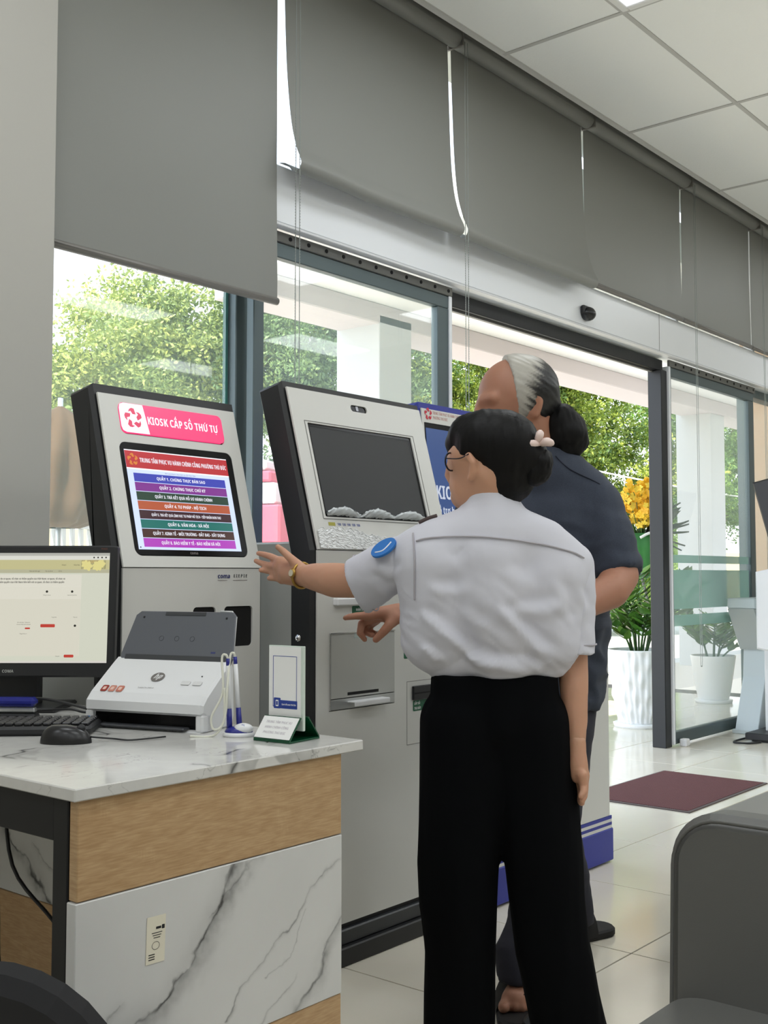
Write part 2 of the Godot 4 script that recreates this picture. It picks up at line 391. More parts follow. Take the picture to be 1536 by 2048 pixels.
# lettering whose capitals are h high, centred on the origin (or starting there)
func lettering(text: String, h: float, heavy := true, squeeze := 1.0, left := false) -> ArrayMesh:
	if tones.is_empty():
		for i in 12:
			for k in 5:
				tones[TONED[i][k]] = [VOWELS[i], k]
				tones[TONED[i][k].to_lower()] = [VOWELS[i].to_lower(), k]
	var st := S()
	st.set_smooth_group(-1)
	var em := h / 0.714
	var base := INF
	for v in glyph("H", heavy)[0]: base = minf(base, v.y)
	var total := 0.0
	var items := []
	for ch in text:
		var b: String = ch
		var tone := -1
		if tones.has(ch):
			b = tones[ch][0]
			tone = tones[ch][1]
		var horn := b in "ƠƯơư"
		if horn: b = {"Ơ": "O", "Ư": "U", "ơ": "o", "ư": "u"}[b]
		var g := glyph(b, heavy)
		items.append([g, b, tone, horn, total])
		total += g[1]
	var x0 := 0.0 if left else -total * 0.5
	for it in items:
		var ox: float = x0 + it[4]
		for v in it[0][0]:
			st.add_vertex(Vector3((v.x + ox) * em * squeeze, (v.y - base) * em, (v.z + 0.01) * em * 0.4))
		var cx: float = ox + it[0][1] * 0.5
		var low: bool = it[1] == it[1].to_lower()
		var top := 0.56 if low else 0.74
		if it[1] in "ÂÊÔĂâêôă": top += 0.19
		var bars := []
		var w := 0.075 if heavy else 0.055
		match it[2]:
			0: bars = [[cx - 0.05, top + 0.03, cx + 0.09, top + 0.16]]
			1: bars = [[cx + 0.05, top + 0.03, cx - 0.09, top + 0.16]]
			2: bars = [[cx, top + 0.02, cx + 0.06, top + 0.10], [cx + 0.06, top + 0.10, cx - 0.05, top + 0.17]]
			3: bars = [[cx - 0.14, top + 0.05, cx - 0.04, top + 0.12], [cx - 0.04, top + 0.12, cx + 0.04, top + 0.06], [cx + 0.04, top + 0.06, cx + 0.14, top + 0.13]]
			4: bars = [[cx - 0.05, -0.15, cx + 0.05, -0.15]]
		if it[3]: bars.append([ox + it[0][1] * 0.86, top - 0.06, ox + it[0][1] * 1.0, top + 0.06])
		for q in bars:
			var a := Vector2(q[0], q[1])
			var b2 := Vector2(q[2], q[3])
			var nn := (b2 - a).normalized().orthogonal() * w * 0.5
			var ps := [a + nn, b2 + nn, b2 - nn, a - nn]
			var v3 := []
			for p in ps: v3.append(Vector3(p.x * em * squeeze, p.y * em, 0.008 * em))
			quad(st, v3[3], v3[2], v3[1], v3[0])
	return done(st)

func write(text: String, h: float, mat: Material, parent: Node, xf: Transform3D, heavy := true, squeeze := 1.0, left := false) -> MeshInstance3D:
	return put("lettering", lettering(text, h, heavy, squeeze, left), mat, parent, xf)

# five bent petals round a star
func emblem(r: float, d: float) -> SurfaceTool:
	var st := S()
	for k in 5:
		var a := TAU * k / 5 + PI / 2
		var pts := PackedVector2Array()
		for q in [[0.42, -0.34], [1.0, -0.20], [1.06, 0.10], [0.92, 0.36], [0.62, 0.52], [0.74, 0.22], [0.42, 0.02]]:
			pts.append(Vector2(q[0], q[1]).rotated(a) * r)
		prism(st, pts, 0, d)
	return st

# ---------------------------------------------------------------- bodies: tapered chains joined smoothly, meshed as surface nets
func chains_mesh(chains: Array, cell: float, k: float, ripple = null, paint = null, flat_n := Vector3.ZERO) -> ArrayMesh:
	var lo := Vector3.INF
	var hi := -Vector3.INF
	for c in chains:
		for p in c[0]:
			var v := Vector3(p[0], p[1], p[2])
			lo = lo.min(v - Vector3.ONE * (p[3] + 3 * cell))
			hi = hi.max(v + Vector3.ONE * (p[3] + 3 * cell))
	var nx := int((hi.x - lo.x) / cell) + 2
	var ny := int((hi.y - lo.y) / cell) + 2
	var nz := int((hi.z - lo.z) / cell) + 2
	var f := PackedFloat32Array()
	f.resize(nx * ny * nz)
	f.fill(1.0)
	for c in chains:
		var a0 := Vector3.INF
		var a1 := -Vector3.INF
		var ps := []
		var rs := []
		for p in c[0]:
			var v := Vector3(p[0], p[1], p[2])
			ps.append(v)
			rs.append(p[3])
			a0 = a0.min(v - Vector3.ONE * (p[3] + k + 2 * cell))
			a1 = a1.max(v + Vector3.ONE * (p[3] + k + 2 * cell))
		var i0 := Vector3i(((a0 - lo) / cell).floor()).max(Vector3i.ZERO)
		var i1 := Vector3i(((a1 - lo) / cell).ceil()).min(Vector3i(nx - 1, ny - 1, nz - 1))
		var cut: Array = c[2] if c.size() > 2 else []
		var co := Vector3(cut[0], cut[1], cut[2]) if cut else Vector3.ZERO
		var cn := Vector3(cut[3], cut[4], cut[5]) if cut else Vector3.ZERO
		for z in range(i0.z, i1.z + 1):
			for y in range(i0.y, i1.y + 1):
				for x in range(i0.x, i1.x + 1):
					var p := lo + Vector3(x, y, z) * cell
					var d := 9.0
					for s in maxi(1, ps.size() - 1):
						var a: Vector3 = ps[s]
						var ab: Vector3 = (ps[s + 1] if ps.size() > 1 else a + Vector3(0, 0.0001, 0)) - a
						var t := clampf((p - a).dot(ab) / ab.length_squared(), 0.0, 1.0)
						var r: float = lerpf(rs[s], rs[mini(s + 1, rs.size() - 1)], t)
						d = minf(d, p.distance_to(a + ab * t) - r)
					if cut: d = maxf(d, (p - co).dot(cn))
					var at_ := (z * ny + y) * nx + x
					var e := f[at_]
					var h := maxf(k - absf(e - d), 0.0) / k
					f[at_] = minf(e, d) - h * h * k * 0.25
	var ids := PackedInt32Array()
	ids.resize(nx * ny * nz)
	ids.fill(-1)
	var vs := PackedVector3Array()
	var off := [0, 1, nx, nx + 1, nx * ny, nx * ny + 1, nx * ny + nx, nx * ny + nx + 1]
	var edges := [[0, 1], [2, 3], [4, 5], [6, 7], [0, 2], [1, 3], [4, 6], [5, 7], [0, 4], [1, 5], [2, 6], [3, 7]]
	var cor := [Vector3(0, 0, 0), Vector3(1, 0, 0), Vector3(0, 1, 0), Vector3(1, 1, 0), Vector3(0, 0, 1), Vector3(1, 0, 1), Vector3(0, 1, 1), Vector3(1, 1, 1)]
	for z in nz - 1:
		for y in ny - 1:
			for x in nx - 1:
				var b := (z * ny + y) * nx + x
				var neg := 0
				for q in off:
					if f[b + q] < 0.0: neg += 1
				if neg == 0 or neg == 8: continue
				var sum := Vector3.ZERO
				var cnt := 0
				for e in edges:
					var d0 := f[b + off[e[0]]]
					var d1 := f[b + off[e[1]]]
					if (d0 < 0.0) != (d1 < 0.0):
						sum += (cor[e[0]] as Vector3).lerp(cor[e[1]], d0 / (d0 - d1))
						cnt += 1
				ids[b] = vs.size()
				vs.append(lo + (Vector3(x, y, z) + sum / cnt) * cell)
	var idx := PackedInt32Array()
	for z in range(1, nz - 1):
		for y in range(1, ny - 1):
			for x in range(1, nx - 1):
				var b := (z * ny + y) * nx + x
				var s0 := f[b] < 0.0
				for ax in 3:
					var st: int = [1, nx, nx * ny][ax]
					if s0 == (f[b + st] < 0.0): continue
					var u: int = [nx, nx * ny, 1][ax]
					var v: int = [nx * ny, 1, nx][ax]
					var q := [ids[b], ids[b - u], ids[b - u - v], ids[b - v]]
					if q.min() < 0: continue
					if s0: idx.append_array([q[0], q[2], q[1], q[0], q[3], q[2]])
					else: idx.append_array([q[0], q[1], q[2], q[0], q[2], q[3]])
	var ns := face_normals(vs, idx)
	if ripple != null:
		for i in vs.size(): vs[i] += ns[i] * ripple.call(vs[i], ns[i])
		ns = face_normals(vs, idx)
	var ar := []
	ar.resize(Mesh.ARRAY_MAX)
	ar[Mesh.ARRAY_VERTEX] = vs
	ar[Mesh.ARRAY_NORMAL] = ns
	ar[Mesh.ARRAY_INDEX] = idx
	if paint != null:
		var cs := PackedColorArray()
		for i in vs.size(): cs.append(paint.call(vs[i], ns[i]))
		ar[Mesh.ARRAY_COLOR] = cs
	var m := ArrayMesh.new()
	m.add_surface_from_arrays(Mesh.PRIMITIVE_TRIANGLES, ar)
	return m

func face_normals(vs: PackedVector3Array, idx: PackedInt32Array) -> PackedVector3Array:
	var ns := PackedVector3Array()
	ns.resize(vs.size())
	for i in range(0, idx.size(), 3):
		var n := (vs[idx[i + 2]] - vs[idx[i]]).cross(vs[idx[i + 1]] - vs[idx[i]])
		for j in 3: ns[idx[i + j]] += n
	for i in ns.size(): ns[i] = ns[i].normalized()
	return ns

func merged(parts: Array) -> ArrayMesh:
	var st := S()
	for m in parts: st.append_from(m, 0, Transform3D())
	return st.commit()

func noise(seed_: int, freq: float, oct := 3) -> FastNoiseLite:
	var n := FastNoiseLite.new()
	n.seed = seed_
	n.noise_type = FastNoiseLite.TYPE_SIMPLEX_SMOOTH
	n.frequency = freq
	n.fractal_octaves = oct
	return n

func picture(size: int, fn: Callable) -> ImageTexture:
	var im := Image.create(size, size, false, Image.FORMAT_RGB8)
	for y in size:
		for x in size: im.set_pixel(x, y, fn.call(float(x) / size, float(y) / size))
	return ImageTexture.create_from_image(im)

func triplanar(m: StandardMaterial3D, tex: Texture2D, per_metre: float, world := false) -> void:
	m.albedo_texture = tex
	m.uv1_triplanar = true
	m.uv1_world_triplanar = world
	m.uv1_scale = Vector3.ONE * per_metre
	m.uv1_triplanar_sharpness = 8.0

func relief(m: StandardMaterial3D, freq: float, depth_cm: float, per_metre: float, seed_ := 3) -> void:
	var t := NoiseTexture2D.new()
	t.width = 256
	t.height = 256
	t.seamless = true
	t.noise = noise(seed_, freq)
	m.heightmap_enabled = true
	m.heightmap_texture = t
	m.heightmap_scale = depth_cm
	m.uv1_triplanar = true
	m.uv1_scale = Vector3.ONE * per_metre

# ================================================================ the place
func _ready() -> void:
	rng.seed = 11
	bold = SystemFont.new()
	bold.font_names = PackedStringArray(["Droid Sans"])
	bold.font_weight = 700
	plainfont = SystemFont.new()
	plainfont.font_names = PackedStringArray(["Droid Sans"])
	# camera, sky, sun, lamps
	var cam := Camera3D.new()
	cam.name = "camera"
	add_child(cam)
	cam.position = Vector3(0, 1.15, 0)
	cam.rotation_degrees = Vector3(3.2, -50.2, 0)
	cam.fov = rad_to_deg(2.0 * atan(1024.0 / 2245.0))
	cam.near = 0.05
	cam.far = 300.0
	cam.current = true
	var env := Environment.new()
	env.tonemap_mode = Environment.TONE_MAPPER_LINEAR
	env.tonemap_exposure = 1.12
	env.background_mode = Environment.BG_SKY
	env.sdfgi_enabled = true
	env.ssao_enabled = true
	env.ssil_enabled = true
	var sm := ProceduralSkyMaterial.new()
	sm.sky_top_color = c8(190, 208, 232)
	sm.sky_horizon_color = c8(246, 249, 252)
	sm.sky_curve = 0.25
	sm.ground_bottom_color = c8(150, 150, 145)
	sm.ground_horizon_color = c8(215, 218, 220)
	sm.energy_multiplier = 3.7
	var sky := Sky.new()
	sky.sky_material = sm
	env.sky = sky
	var we := WorldEnvironment.new()
	we.name = "environment"
	we.environment = env
	add_child(we)
	var sun := DirectionalLight3D.new()
	sun.name = "sun"
	sun.light_color = c8(255, 247, 232)
	sun.light_energy = 3.0
	sun.light_angular_distance = 0.6
	sun.shadow_enabled = true
	sun.sky_mode = DirectionalLight3D.SKY_MODE_LIGHT_ONLY
	add_child(sun)
	sun.look_at_from_position(Vector3.ZERO, Vector3(0.66, -0.74, -0.13), Vector3.UP)
	ceiling_lights(1.28)

	materials()
	room()
	outside()
	blinds()
	desk()
	desk_things()
	kiosk_ticket()
	kiosk_register()
	kiosk_blue()
	right_side()
	seats()
	plants()
	woman()
	man()

func ceiling_lights(energy: float) -> void:
	var diff := glow("ceiling_lamp", Color(0.98, 0.99, 1.0), 1.15)
	var rim := mt("lamp_rim", c8(225, 225, 222), 0.5)
	for i in range(-3, 3):
		for j in 4:
			if j == 0 and i == 1: continue
			var p := Vector3(3.945 + 2.608 * i, 3.745, -2.06 + 1.956 * j)
			var t := thing("ceiling_light", "lit ceiling panel just inside the top edge of the photo" if i == 0 and j == 0 else "recessed white light panel in the ceiling grid out of view", "ceiling light", p, 0, "recessed ceiling light panels")
			put("diffuser", bx(-0.61, 0.61, 0.0, 0.02, -0.285, 0.285), diff, t)
			var st := S()
			for s in [-1, 1]:
				box(st, Vector3(0, 0.006, s * 0.302), Vector3(1.26, 0.03, 0.034), 0.004)
				box(st, Vector3(s * 0.62, 0.006, 0), Vector3(0.034, 0.03, 0.57), 0.004)
			put("frame", st, rim, t)
			var l := AreaLight3D.new()
			l.name = "panel_light"
			l.area_size = Vector2(1.2, 0.56)
			l.light_energy = energy
			l.light_color = Color(0.965, 0.985, 1.0)
			l.shadow_enabled = true
			l.area_range = 20.0
			l.area_attenuation = 2.0
			t.add_child(l)
			l.position = Vector3(0, -0.012, 0)
			l.rotation_degrees = Vector3(-90, 0, 0)

func materials() -> void:
	# marble: white with soft grey bands and dark thin veins running diagonally
	var n1 := noise(5, 2.2, 4)
	var n2 := noise(9, 5.0, 4)
	var n3 := noise(21, 1.4, 3)
	var marble_fn := func(u: float, v: float) -> Color:
		var wx := n1.get_noise_2d(u * 1.3, v * 1.3) * 0.30
		var wy := n1.get_noise_2d(u * 1.3 + 7.0, v * 1.3 + 3.0) * 0.30
		var s := (u * 0.55 + v * 1.0) * 2.1 + wx * 1.6 + wy * 0.8
		var saw := s - floorf(s)
		var vein := exp(-absf(saw - 0.5) * 46.0) * smoothstep(-0.2, 0.35, n3.get_noise_2d(u * 3.0 + floorf(s) * 5.0, v * 3.0))
		var band := smoothstep(0.0, 0.13, saw - 0.5) * (1.0 - smoothstep(0.13, 0.17, saw - 0.5)) if saw > 0.5 else 0.0
		band *= smoothstep(-0.15, 0.4, n3.get_noise_2d(u * 2.4 + floorf(s) * 5.0, v * 2.4))
		var fine := exp(-absf(n2.get_noise_2d(u * 2.2 + wx * 2.0, v * 3.0)) * 42.0) * smoothstep(0.05, 0.5, n1.get_noise_2d(u * 1.8 + 11.0, v * 1.8))
		var g := 0.845 - 0.13 * band - 0.50 * vein - 0.26 * fine + 0.02 * n2.get_noise_2d(u * 3, v * 3)
		return Color(g, g * 0.995, g * 0.975)
	var mtex := picture(900, marble_fn)
	var m := mt("marble_top", Color(0.97, 0.97, 0.97), 0.10)
	triplanar(m, mtex, 1.15)
	# end panel: one long diagonal vein with a grey shadow band, fainter branches (metres from the panel's corner)
	var veins := [[[[-0.02, 0.285], [0.06, 0.335], [0.12, 0.395], [0.19, 0.425], [0.26, 0.49], [0.31, 0.545], [0.345, 0.60], [0.37, 0.65]], 0.0035, 0.55, 0.026], [[[0.30, 0.545], [0.36, 0.59], [0.42, 0.64]], 0.0022, 0.28, 0.012], [[[0.33, 0.345], [0.37, 0.40], [0.42, 0.43], [0.49, 0.47], [0.55, 0.535], [0.64, 0.575]], 0.0018, 0.26, 0.006], [[[0.50, 0.30], [0.56, 0.345], [0.60, 0.42], [0.66, 0.475]], 0.0030, 0.40, 0.020], [[[0.38, 0.30], [0.45, 0.345], [0.52, 0.385]], 0.0014, 0.22, 0.004], [[[0.0, 0.385], [0.05, 0.40], [0.10, 0.44]], 0.0022, 0.22, 0.010], [[[0.43, 0.395], [0.50, 0.42], [0.54, 0.50]], 0.0012, 0.18, 0.003]]
	var panel_fn := func(u: float, v: float) -> Color:
		var p := Vector2(u, 1.0 - v)
		p += Vector2(n1.get_noise_2d(u * 4.0, v * 4.0), n1.get_noise_2d(u * 4.0 + 9.0, v * 4.0)) * 0.016 + Vector2(n2.get_noise_2d(u * 6.0, v * 6.0), n2.get_noise_2d(u * 6.0 + 5.0, v * 6.0)) * 0.004
		var g := 0.86 + 0.018 * n1.get_noise_2d(u * 2.0, v * 2.0)
		if p.y > 0.25 and p.y < 0.70 and p.x > -0.05 and p.x < 0.72:
			for q in veins:
				var best := 9.0
				var sgn := 1.0
				for i in q[0].size() - 1:
					var a := Vector2(q[0][i][0], q[0][i][1])
					var b := Vector2(q[0][i + 1][0], q[0][i + 1][1])
					var t := clampf((p - a).dot(b - a) / (b - a).length_squared(), 0.0, 1.0)
					var d := p.distance_to(a.lerp(b, t))
					if d < best:
						best = d
						sgn = signf((b - a).cross(p - a))
				var w: float = q[1] * (0.6 + 1.2 * absf(n1.get_noise_2d(u * 4.0, v * 4.0)) * 2.0)
				g -= 0.8 * q[2] * exp(-best * best / (w * w)) * (0.55 + 0.9 * n1.get_noise_2d(u * 5.0 + 3.0, v * 5.0))
				if sgn < 0.0: g -= 0.42 * q[2] * exp(-pow(best / q[3], 2.0)) * (0.7 + 0.6 * n2.get_noise_2d(u * 4, v * 4))
				else: g -= 0.10 * q[2] * exp(-pow(best / q[3], 2.0))
		return Color(g, g * 0.998, g * 0.985)
	m = mt("marble_panel", Color(0.95, 0.95, 0.95), 0.28)
	triplanar(m, picture(1100, panel_fn), 1.0)
	# oak laminate, grain along x
	var w1 := noise(31, 3.0, 4)
	var w2 := noise(32, 30.0, 3)
	var oak_fn := func(u: float, v: float) -> Color:
		var warp := w1.get_noise_2d(u * 0.8, v * 1.6) * 0.10
		var rings := sin((v + warp) * 92.0 + w1.get_noise_2d(u * 1.2 + 4.0, v * 4.0) * 7.0)
		var grain := w2.get_noise_2d(u * 0.5, v * 7.0)
		var saw := maxf(0.0, w2.get_noise_2d(u * 5.0 + 50.0, v * 0.7)) * smoothstep(0.15, 0.45, w1.get_noise_2d(u * 2.0 + 20.0, v * 3.0))
		var t := 0.5 + 0.10 * rings + 0.42 * grain + 0.25 * saw
		return c8(170, 134, 92).lerp(c8(208, 176, 134), clampf(t, 0, 1))
	m = mt("oak", Color(0.97, 0.97, 0.97), 0.42)
	triplanar(m, picture(768, oak_fn), 1.25)
	# glazed floor tile, faint cloudy mottling
	var t1 := noise(41, 2.6, 5)
	var floor_fn := func(u: float, v: float) -> Color:
		var g := 0.5 + 0.5 * t1.get_noise_2d(u * 2.0, v * 2.0)
		return c8(224, 217, 202).lerp(c8(234, 228, 215), g)
	m = mt("floor_tile", Color(0.98, 0.98, 0.97), 0.13)
	triplanar(m, picture(256, floor_fn), 0.31, true)
	mt("grout", c8(108, 102, 94), 0.9)
	mt("wall_paint", c8(186, 184, 177), 0.75)
	mt("ceiling_tile", c8(240, 241, 238), 0.9)
	relief(mats["ceiling_tile"], 0.08, 0.05, 3.0)
	mt("ceiling_grid", c8(188, 187, 183), 0.6)
	mt("blind", c8(138, 139, 134), 0.5)
	relief(mats["blind"], 0.35, 0.012, 6.0)
	mt("blind_bar", c8(132, 129, 124), 0.45, 0.2)
	mt("aluminium", c8(236, 239, 242), 0.34, 0.08)
	mt("aluminium_dull", c8(118, 118, 114), 0.5, 0.4)
	mt("door_metal", c8(92, 104, 106), 0.42, 0.5)
	mt("black_metal", c8(34, 36, 38), 0.4, 0.3)
	mt("dark_hole", c8(16, 16, 16), 0.9)
	pane("glass", c8(214, 232, 226, 0.17)).metallic_specular = 0.38
	pane("glass_edge", c8(60, 130, 120, 0.75))
	var fr := pane("frosted", c8(166, 205, 194, 0.72), 0.6)
	fr.roughness = 0.6
	mt("white_shell", c8(214, 214, 209), 0.34)
	mt("grey_shell", c8(178, 179, 174), 0.42)
	mt("black_shell", c8(28, 29, 31), 0.45)
	mt("black_gloss", c8(10, 10, 11), 0.22).metallic_specular = 0.3
	mt("chrome", c8(200, 200, 200), 0.2, 1.0)
	mt("steel", c8(188, 190, 190), 0.34, 0.8)
	mt("white_plastic", c8(226, 227, 228), 0.35)
	mt("print_black", c8(28, 28, 30), 0.6)
	mt("print_white", c8(240, 240, 240), 0.5)
	mt("print_blue", c8(40, 66, 150), 0.5)
	mt("print_red", c8(200, 40, 62), 0.5)
	mt("label_green", c8(16, 92, 60), 0.45)
	mt("leaf_green", c8(52, 86, 38), 0.35)
	mt("paper", c8(238, 238, 236), 0.7)

# ---------------------------------------------------------------- room shell
func room() -> void:
	var wall: Material = mats["wall_paint"]
	# floor: slab with grout, every tile a piece
	var fl := struct("floor", bx(-4.0, 10.7, -0.2, -0.006, -7.2, 5.2), mats["grout"])
	var p := 0.652
	var tm := done(bx(-p / 2 + 0.0024, p / 2 - 0.0024, -0.006, 0.0, -p / 2 + 0.0024, p / 2 - 0.0024, 0.001))
	var far := S()
	for i in range(-9, 13):
		for j in range(-9, 9):
			var q := Vector3(2.507 + (i + 0.5) * p, 0.0, -1.653 + (j + 0.5) * p)
			if q.x - p / 2 < -4.0 or q.x + p / 2 > 10.71 or q.z + p / 2 > 5.2: continue
			if q.x < 0.5 or q.z > 1.5:
				far.append_from(tm, 0, Transform3D(Basis(), q))
			else:
				put("tile", tm, mats["floor_tile"], fl, Transform3D(Basis(), q))
	tag(put("tiles_far", far.commit(), mats["floor_tile"], fl), "", "", "", "stuff")
	# ceiling: slab, T grid, tiles
	var ce := struct("ceiling", bx(-4.0, 10.7, 3.80, 4.0, -3.06, 5.2), wall)
	var gx := 1.304
	var gz := 0.652
	var ctm := done(bx(-gx / 2 + 0.009, gx / 2 - 0.009, 0.0, 0.02, -gz / 2 + 0.009, gz / 2 - 0.009, 0.003))
	var edge := done(bx(-gx / 2 + 0.009, gx / 2 - 0.009, 0.0, 0.02, -0.326 + 0.009, 0.326 - 0.009, 0.003))
	for i in range(-7, 5):
		for j in range(-1, 11):
			var q := Vector3(4.597 + (i + 0.5) * gx, 3.752, -2.388 + (j + 0.5) * gz)
			if q.x - gx / 2 < -4.0 or q.x + gx / 2 > 10.75: continue
			var lamp := absf(fposmod(q.x - 3.945 + 1.304, 2.608) - 1.304) < 0.1 and absf(fposmod(q.z + 2.06 + 0.978, 1.956) - 0.978) < 0.1 and j >= 0 and not (j == 0 and i == 1)
			if lamp: continue
			put("ceiling_tile", edge if j == -1 else ctm, mats["ceiling_tile"], ce, Transform3D(Basis(), q))
	var grid: StandardMaterial3D = mats["ceiling_grid"]
	for i in range(-6, 5): put("grid_bar", bx(-0.012, 0.012, 3.747, 3.765, -3.05, 5.15, 0.001), grid, ce, at(4.597 + i * gx, 0, 0))
	for j in range(-1, 12): put("grid_bar", bx(-3.98, 10.68, 3.748, 3.764, -0.012, 0.012, 0.001), grid, ce, at(0, 0, -2.388 + j * gz))
	put("edge_trim", bx(-3.98, 10.68, 3.748, 3.80, -3.068, -3.03, 0.003), mt("edge_trim", c8(206, 205, 201), 0.5), ce)
	# walls
	struct("wall_left", bx(-4.2, 2.095, -0.2, 4.3, -3.75, -3.15, 0.004), wall)
	struct("wall_side", bx(-4.2, -4.0, -0.2, 4.3, -3.75, 5.4), wall)
	struct("wall_right", bx(10.7, 10.9, -0.2, 4.3, -3.75, 5.4), wall)
	struct("wall_rear", bx(-4.2, 10.9, -0.2, 4.3, 5.2, 5.4), wall)
	struct("wall_front", bx(-4.2, 10.9, 3.98, 4.3, -3.75, -3.0), wall)
	struct("wall_infill", bx(-4.0, 2.095, 3.74, 3.98, -3.16, -3.05), wall)
	# automatic door header
	var al: Material = mats["aluminium"]
	var hd := struct("trim_1", bx(3.20, 9.0, 2.622, 2.870, -3.46, -3.296, 0.006), al)
	put("cover_joint", bx(6.79, 6.794, 2.622, 2.870, -3.2957, -3.2948), mats["aluminium_dull"], hd)
	put("lower_lip", bx(3.20, 9.0, 2.612, 2.622, -3.34, -3.292, 0.002), mats["white_plastic"], hd)
	# dark frame of the opening
	var bk: Material = mats["black_metal"]
	var tf := struct("trim_2", bx(4.57, 7.05, 2.535, 2.612, -3.47, -3.40, 0.004), bk)
	put("jamb", bx(6.965, 7.055, 0.0, 2.535, -3.47, -3.37, 0.004), bk, tf)
	put("weather_strip", bx(4.57, 6.96, 2.524, 2.535, -3.45, -3.43), mats["aluminium_dull"], tf)
	# fixed glazing left of the doors, right of them, and above
	var dm: Material = mats["door_metal"]
	var w1 := struct("window_1", bx(3.165, 3.30, 0.0, 2.83, -3.52, -3.44, 0.004), dm)
	put("pane", bx(2.095, 3.15, 0.06, 3.98, -3.502, -3.490), mats["glass"], w1)
	put("glass_edge", bx(3.150, 3.163, 0.06, 2.83, -3.505, -3.487), mats["glass_edge"], w1)
	put("sill", bx(2.095, 3.165, 0.0, 0.06, -3.53, -3.45, 0.004), dm, w1)
	var w2 := struct("window_2", bx(8.60, 8.68, 0.0, 2.62, -3.52, -3.44, 0.004), dm)
	put("pane", bx(8.68, 10.7, 0.06, 2.62, -3.486, -3.474), mats["glass"], w2)
	put("sill", bx(8.68, 10.7, 0.0, 0.08, -3.52, -3.44, 0.004), dm, w2)
	put("top_frame", bx(8.60, 10.7, 2.56, 2.66, -3.52, -3.42, 0.004), dm, w2)
	var w3 := struct("window_3", bx(3.165, 10.7, 2.82, 2.89, -3.53, -3.462, 0.003), dm)
	put("pane", bx(3.165, 10.7, 2.89, 3.98, -3.496, -3.484), mats["glass"], w3)
	for x in [4.6, 6.0, 7.4, 8.8]: put("mullion", bx(x - 0.02, x + 0.02, 2.87, 3.98, -3.53, -3.45, 0.003), mats["white_plastic"], w3)
	# sliding leaves
	leaf("door_1", 3.19, 4.555, true)
	leaf("door_2", 7.06, 8.545, false)
	# motion sensor on the header
	var sn := thing("motion_sensor", "small black motion sensor dome fixed to the aluminium door header", "sensor", Vector3(5.82, 2.70, -3.296))
	var st := S()
	ball(st, Vector3(0, -0.008, 0.018), Vector3(0.058, 0.042, 0.045), 10)
	put("housing", st, mt("sensor_black", c8(22, 22, 24), 0.25), sn)
	put("base_plate", bx(-0.062, 0.062, -0.015, 0.036, 0.0, 0.03, 0.008), mats["black_shell"], sn)
	# control strip seen between the blinds
	var lk := thing("wall_device", "slim grey device with green light between two blinds", "device", Vector3(3.252, 3.16, -3.43))
	put("body", bx(-0.035, 0.035, -0.09, 0.09, -0.02, 0.012, 0.008), mats["grey_shell"], lk)
	put("status_light", bx(-0.004, 0.004, -0.012, -0.004, 0.012, 0.014), glow("green_led", c8(60, 255, 130), 1.0), lk)

func leaf(called: String, x0: float, x1: float, left: bool) -> void:
	var dm: Material = mats["door_metal"]
	var z0 := -3.405
	var z1 := -3.36
	var d := struct(called, bx(x0, x1, 2.50, 2.565, z0, z1, 0.004), dm)
	put("bottom_rail", bx(x0, x1, 0.015, 0.095, z0, z1, 0.004), dm, d)
	for s in [0, 1]:
		var w := 0.10 if (s == 1) == left or not left else 0.06
		if not left and s == 0: w = 0.035
		var a := x0 if s == 0 else x1 - w
		put("stile", bx(a, a + w, 0.095, 2.50, z0, z1, 0.004), dm, d)
	put("pane", bx(x0 + 0.03, x1 - 0.05, 0.09, 2.51, -3.388, -3.380), mats["glass"], d)
	var ex := x1 if left else x0
	put("edge_profile", bx(ex - 0.012, ex + 0.012, 0.015, 2.565, -3.41, -3.352, 0.003), mats["aluminium"], d)
	# hanger plate with punched holes
	var hg := put("hanger_plate", bx(x0, x1 + 0.015, 2.566, 2.611, -3.372, -3.352, 0.003), mats["aluminium_dull"], d)
	var hm := S()
	var cy := CylinderMesh.new()
	cy.top_radius = 0.009
	cy.bottom_radius = 0.009
	cy.height = 0.004
	cy.radial_segments = 12
	var n := 12
	for i in n:
		put("hole", cy, mats["dark_hole"], hg, Transform3D(Basis(Vector3.RIGHT, PI / 2), Vector3(lerpf(x0 + 0.09, x1 - 0.02, float(i) / (n - 1)), 2.589, -3.351)))
	if not left:
		var k := 0
		for b in [[1.286, 1.231], [1.183, 0.916], [0.875, 0.80]]:
			put("frosted_band", bx(x0 + 0.04, x1 - 0.11, b[1], b[0], -3.3795, -3.3780), mats["frosted"], d)
			k += 1
		var stop := put("floor_guide", bx(x0 + 0.06, x0 + 0.12, 0.0, 0.05, -3.35, -3.30, 0.006), mats["white_plastic"], d)
	
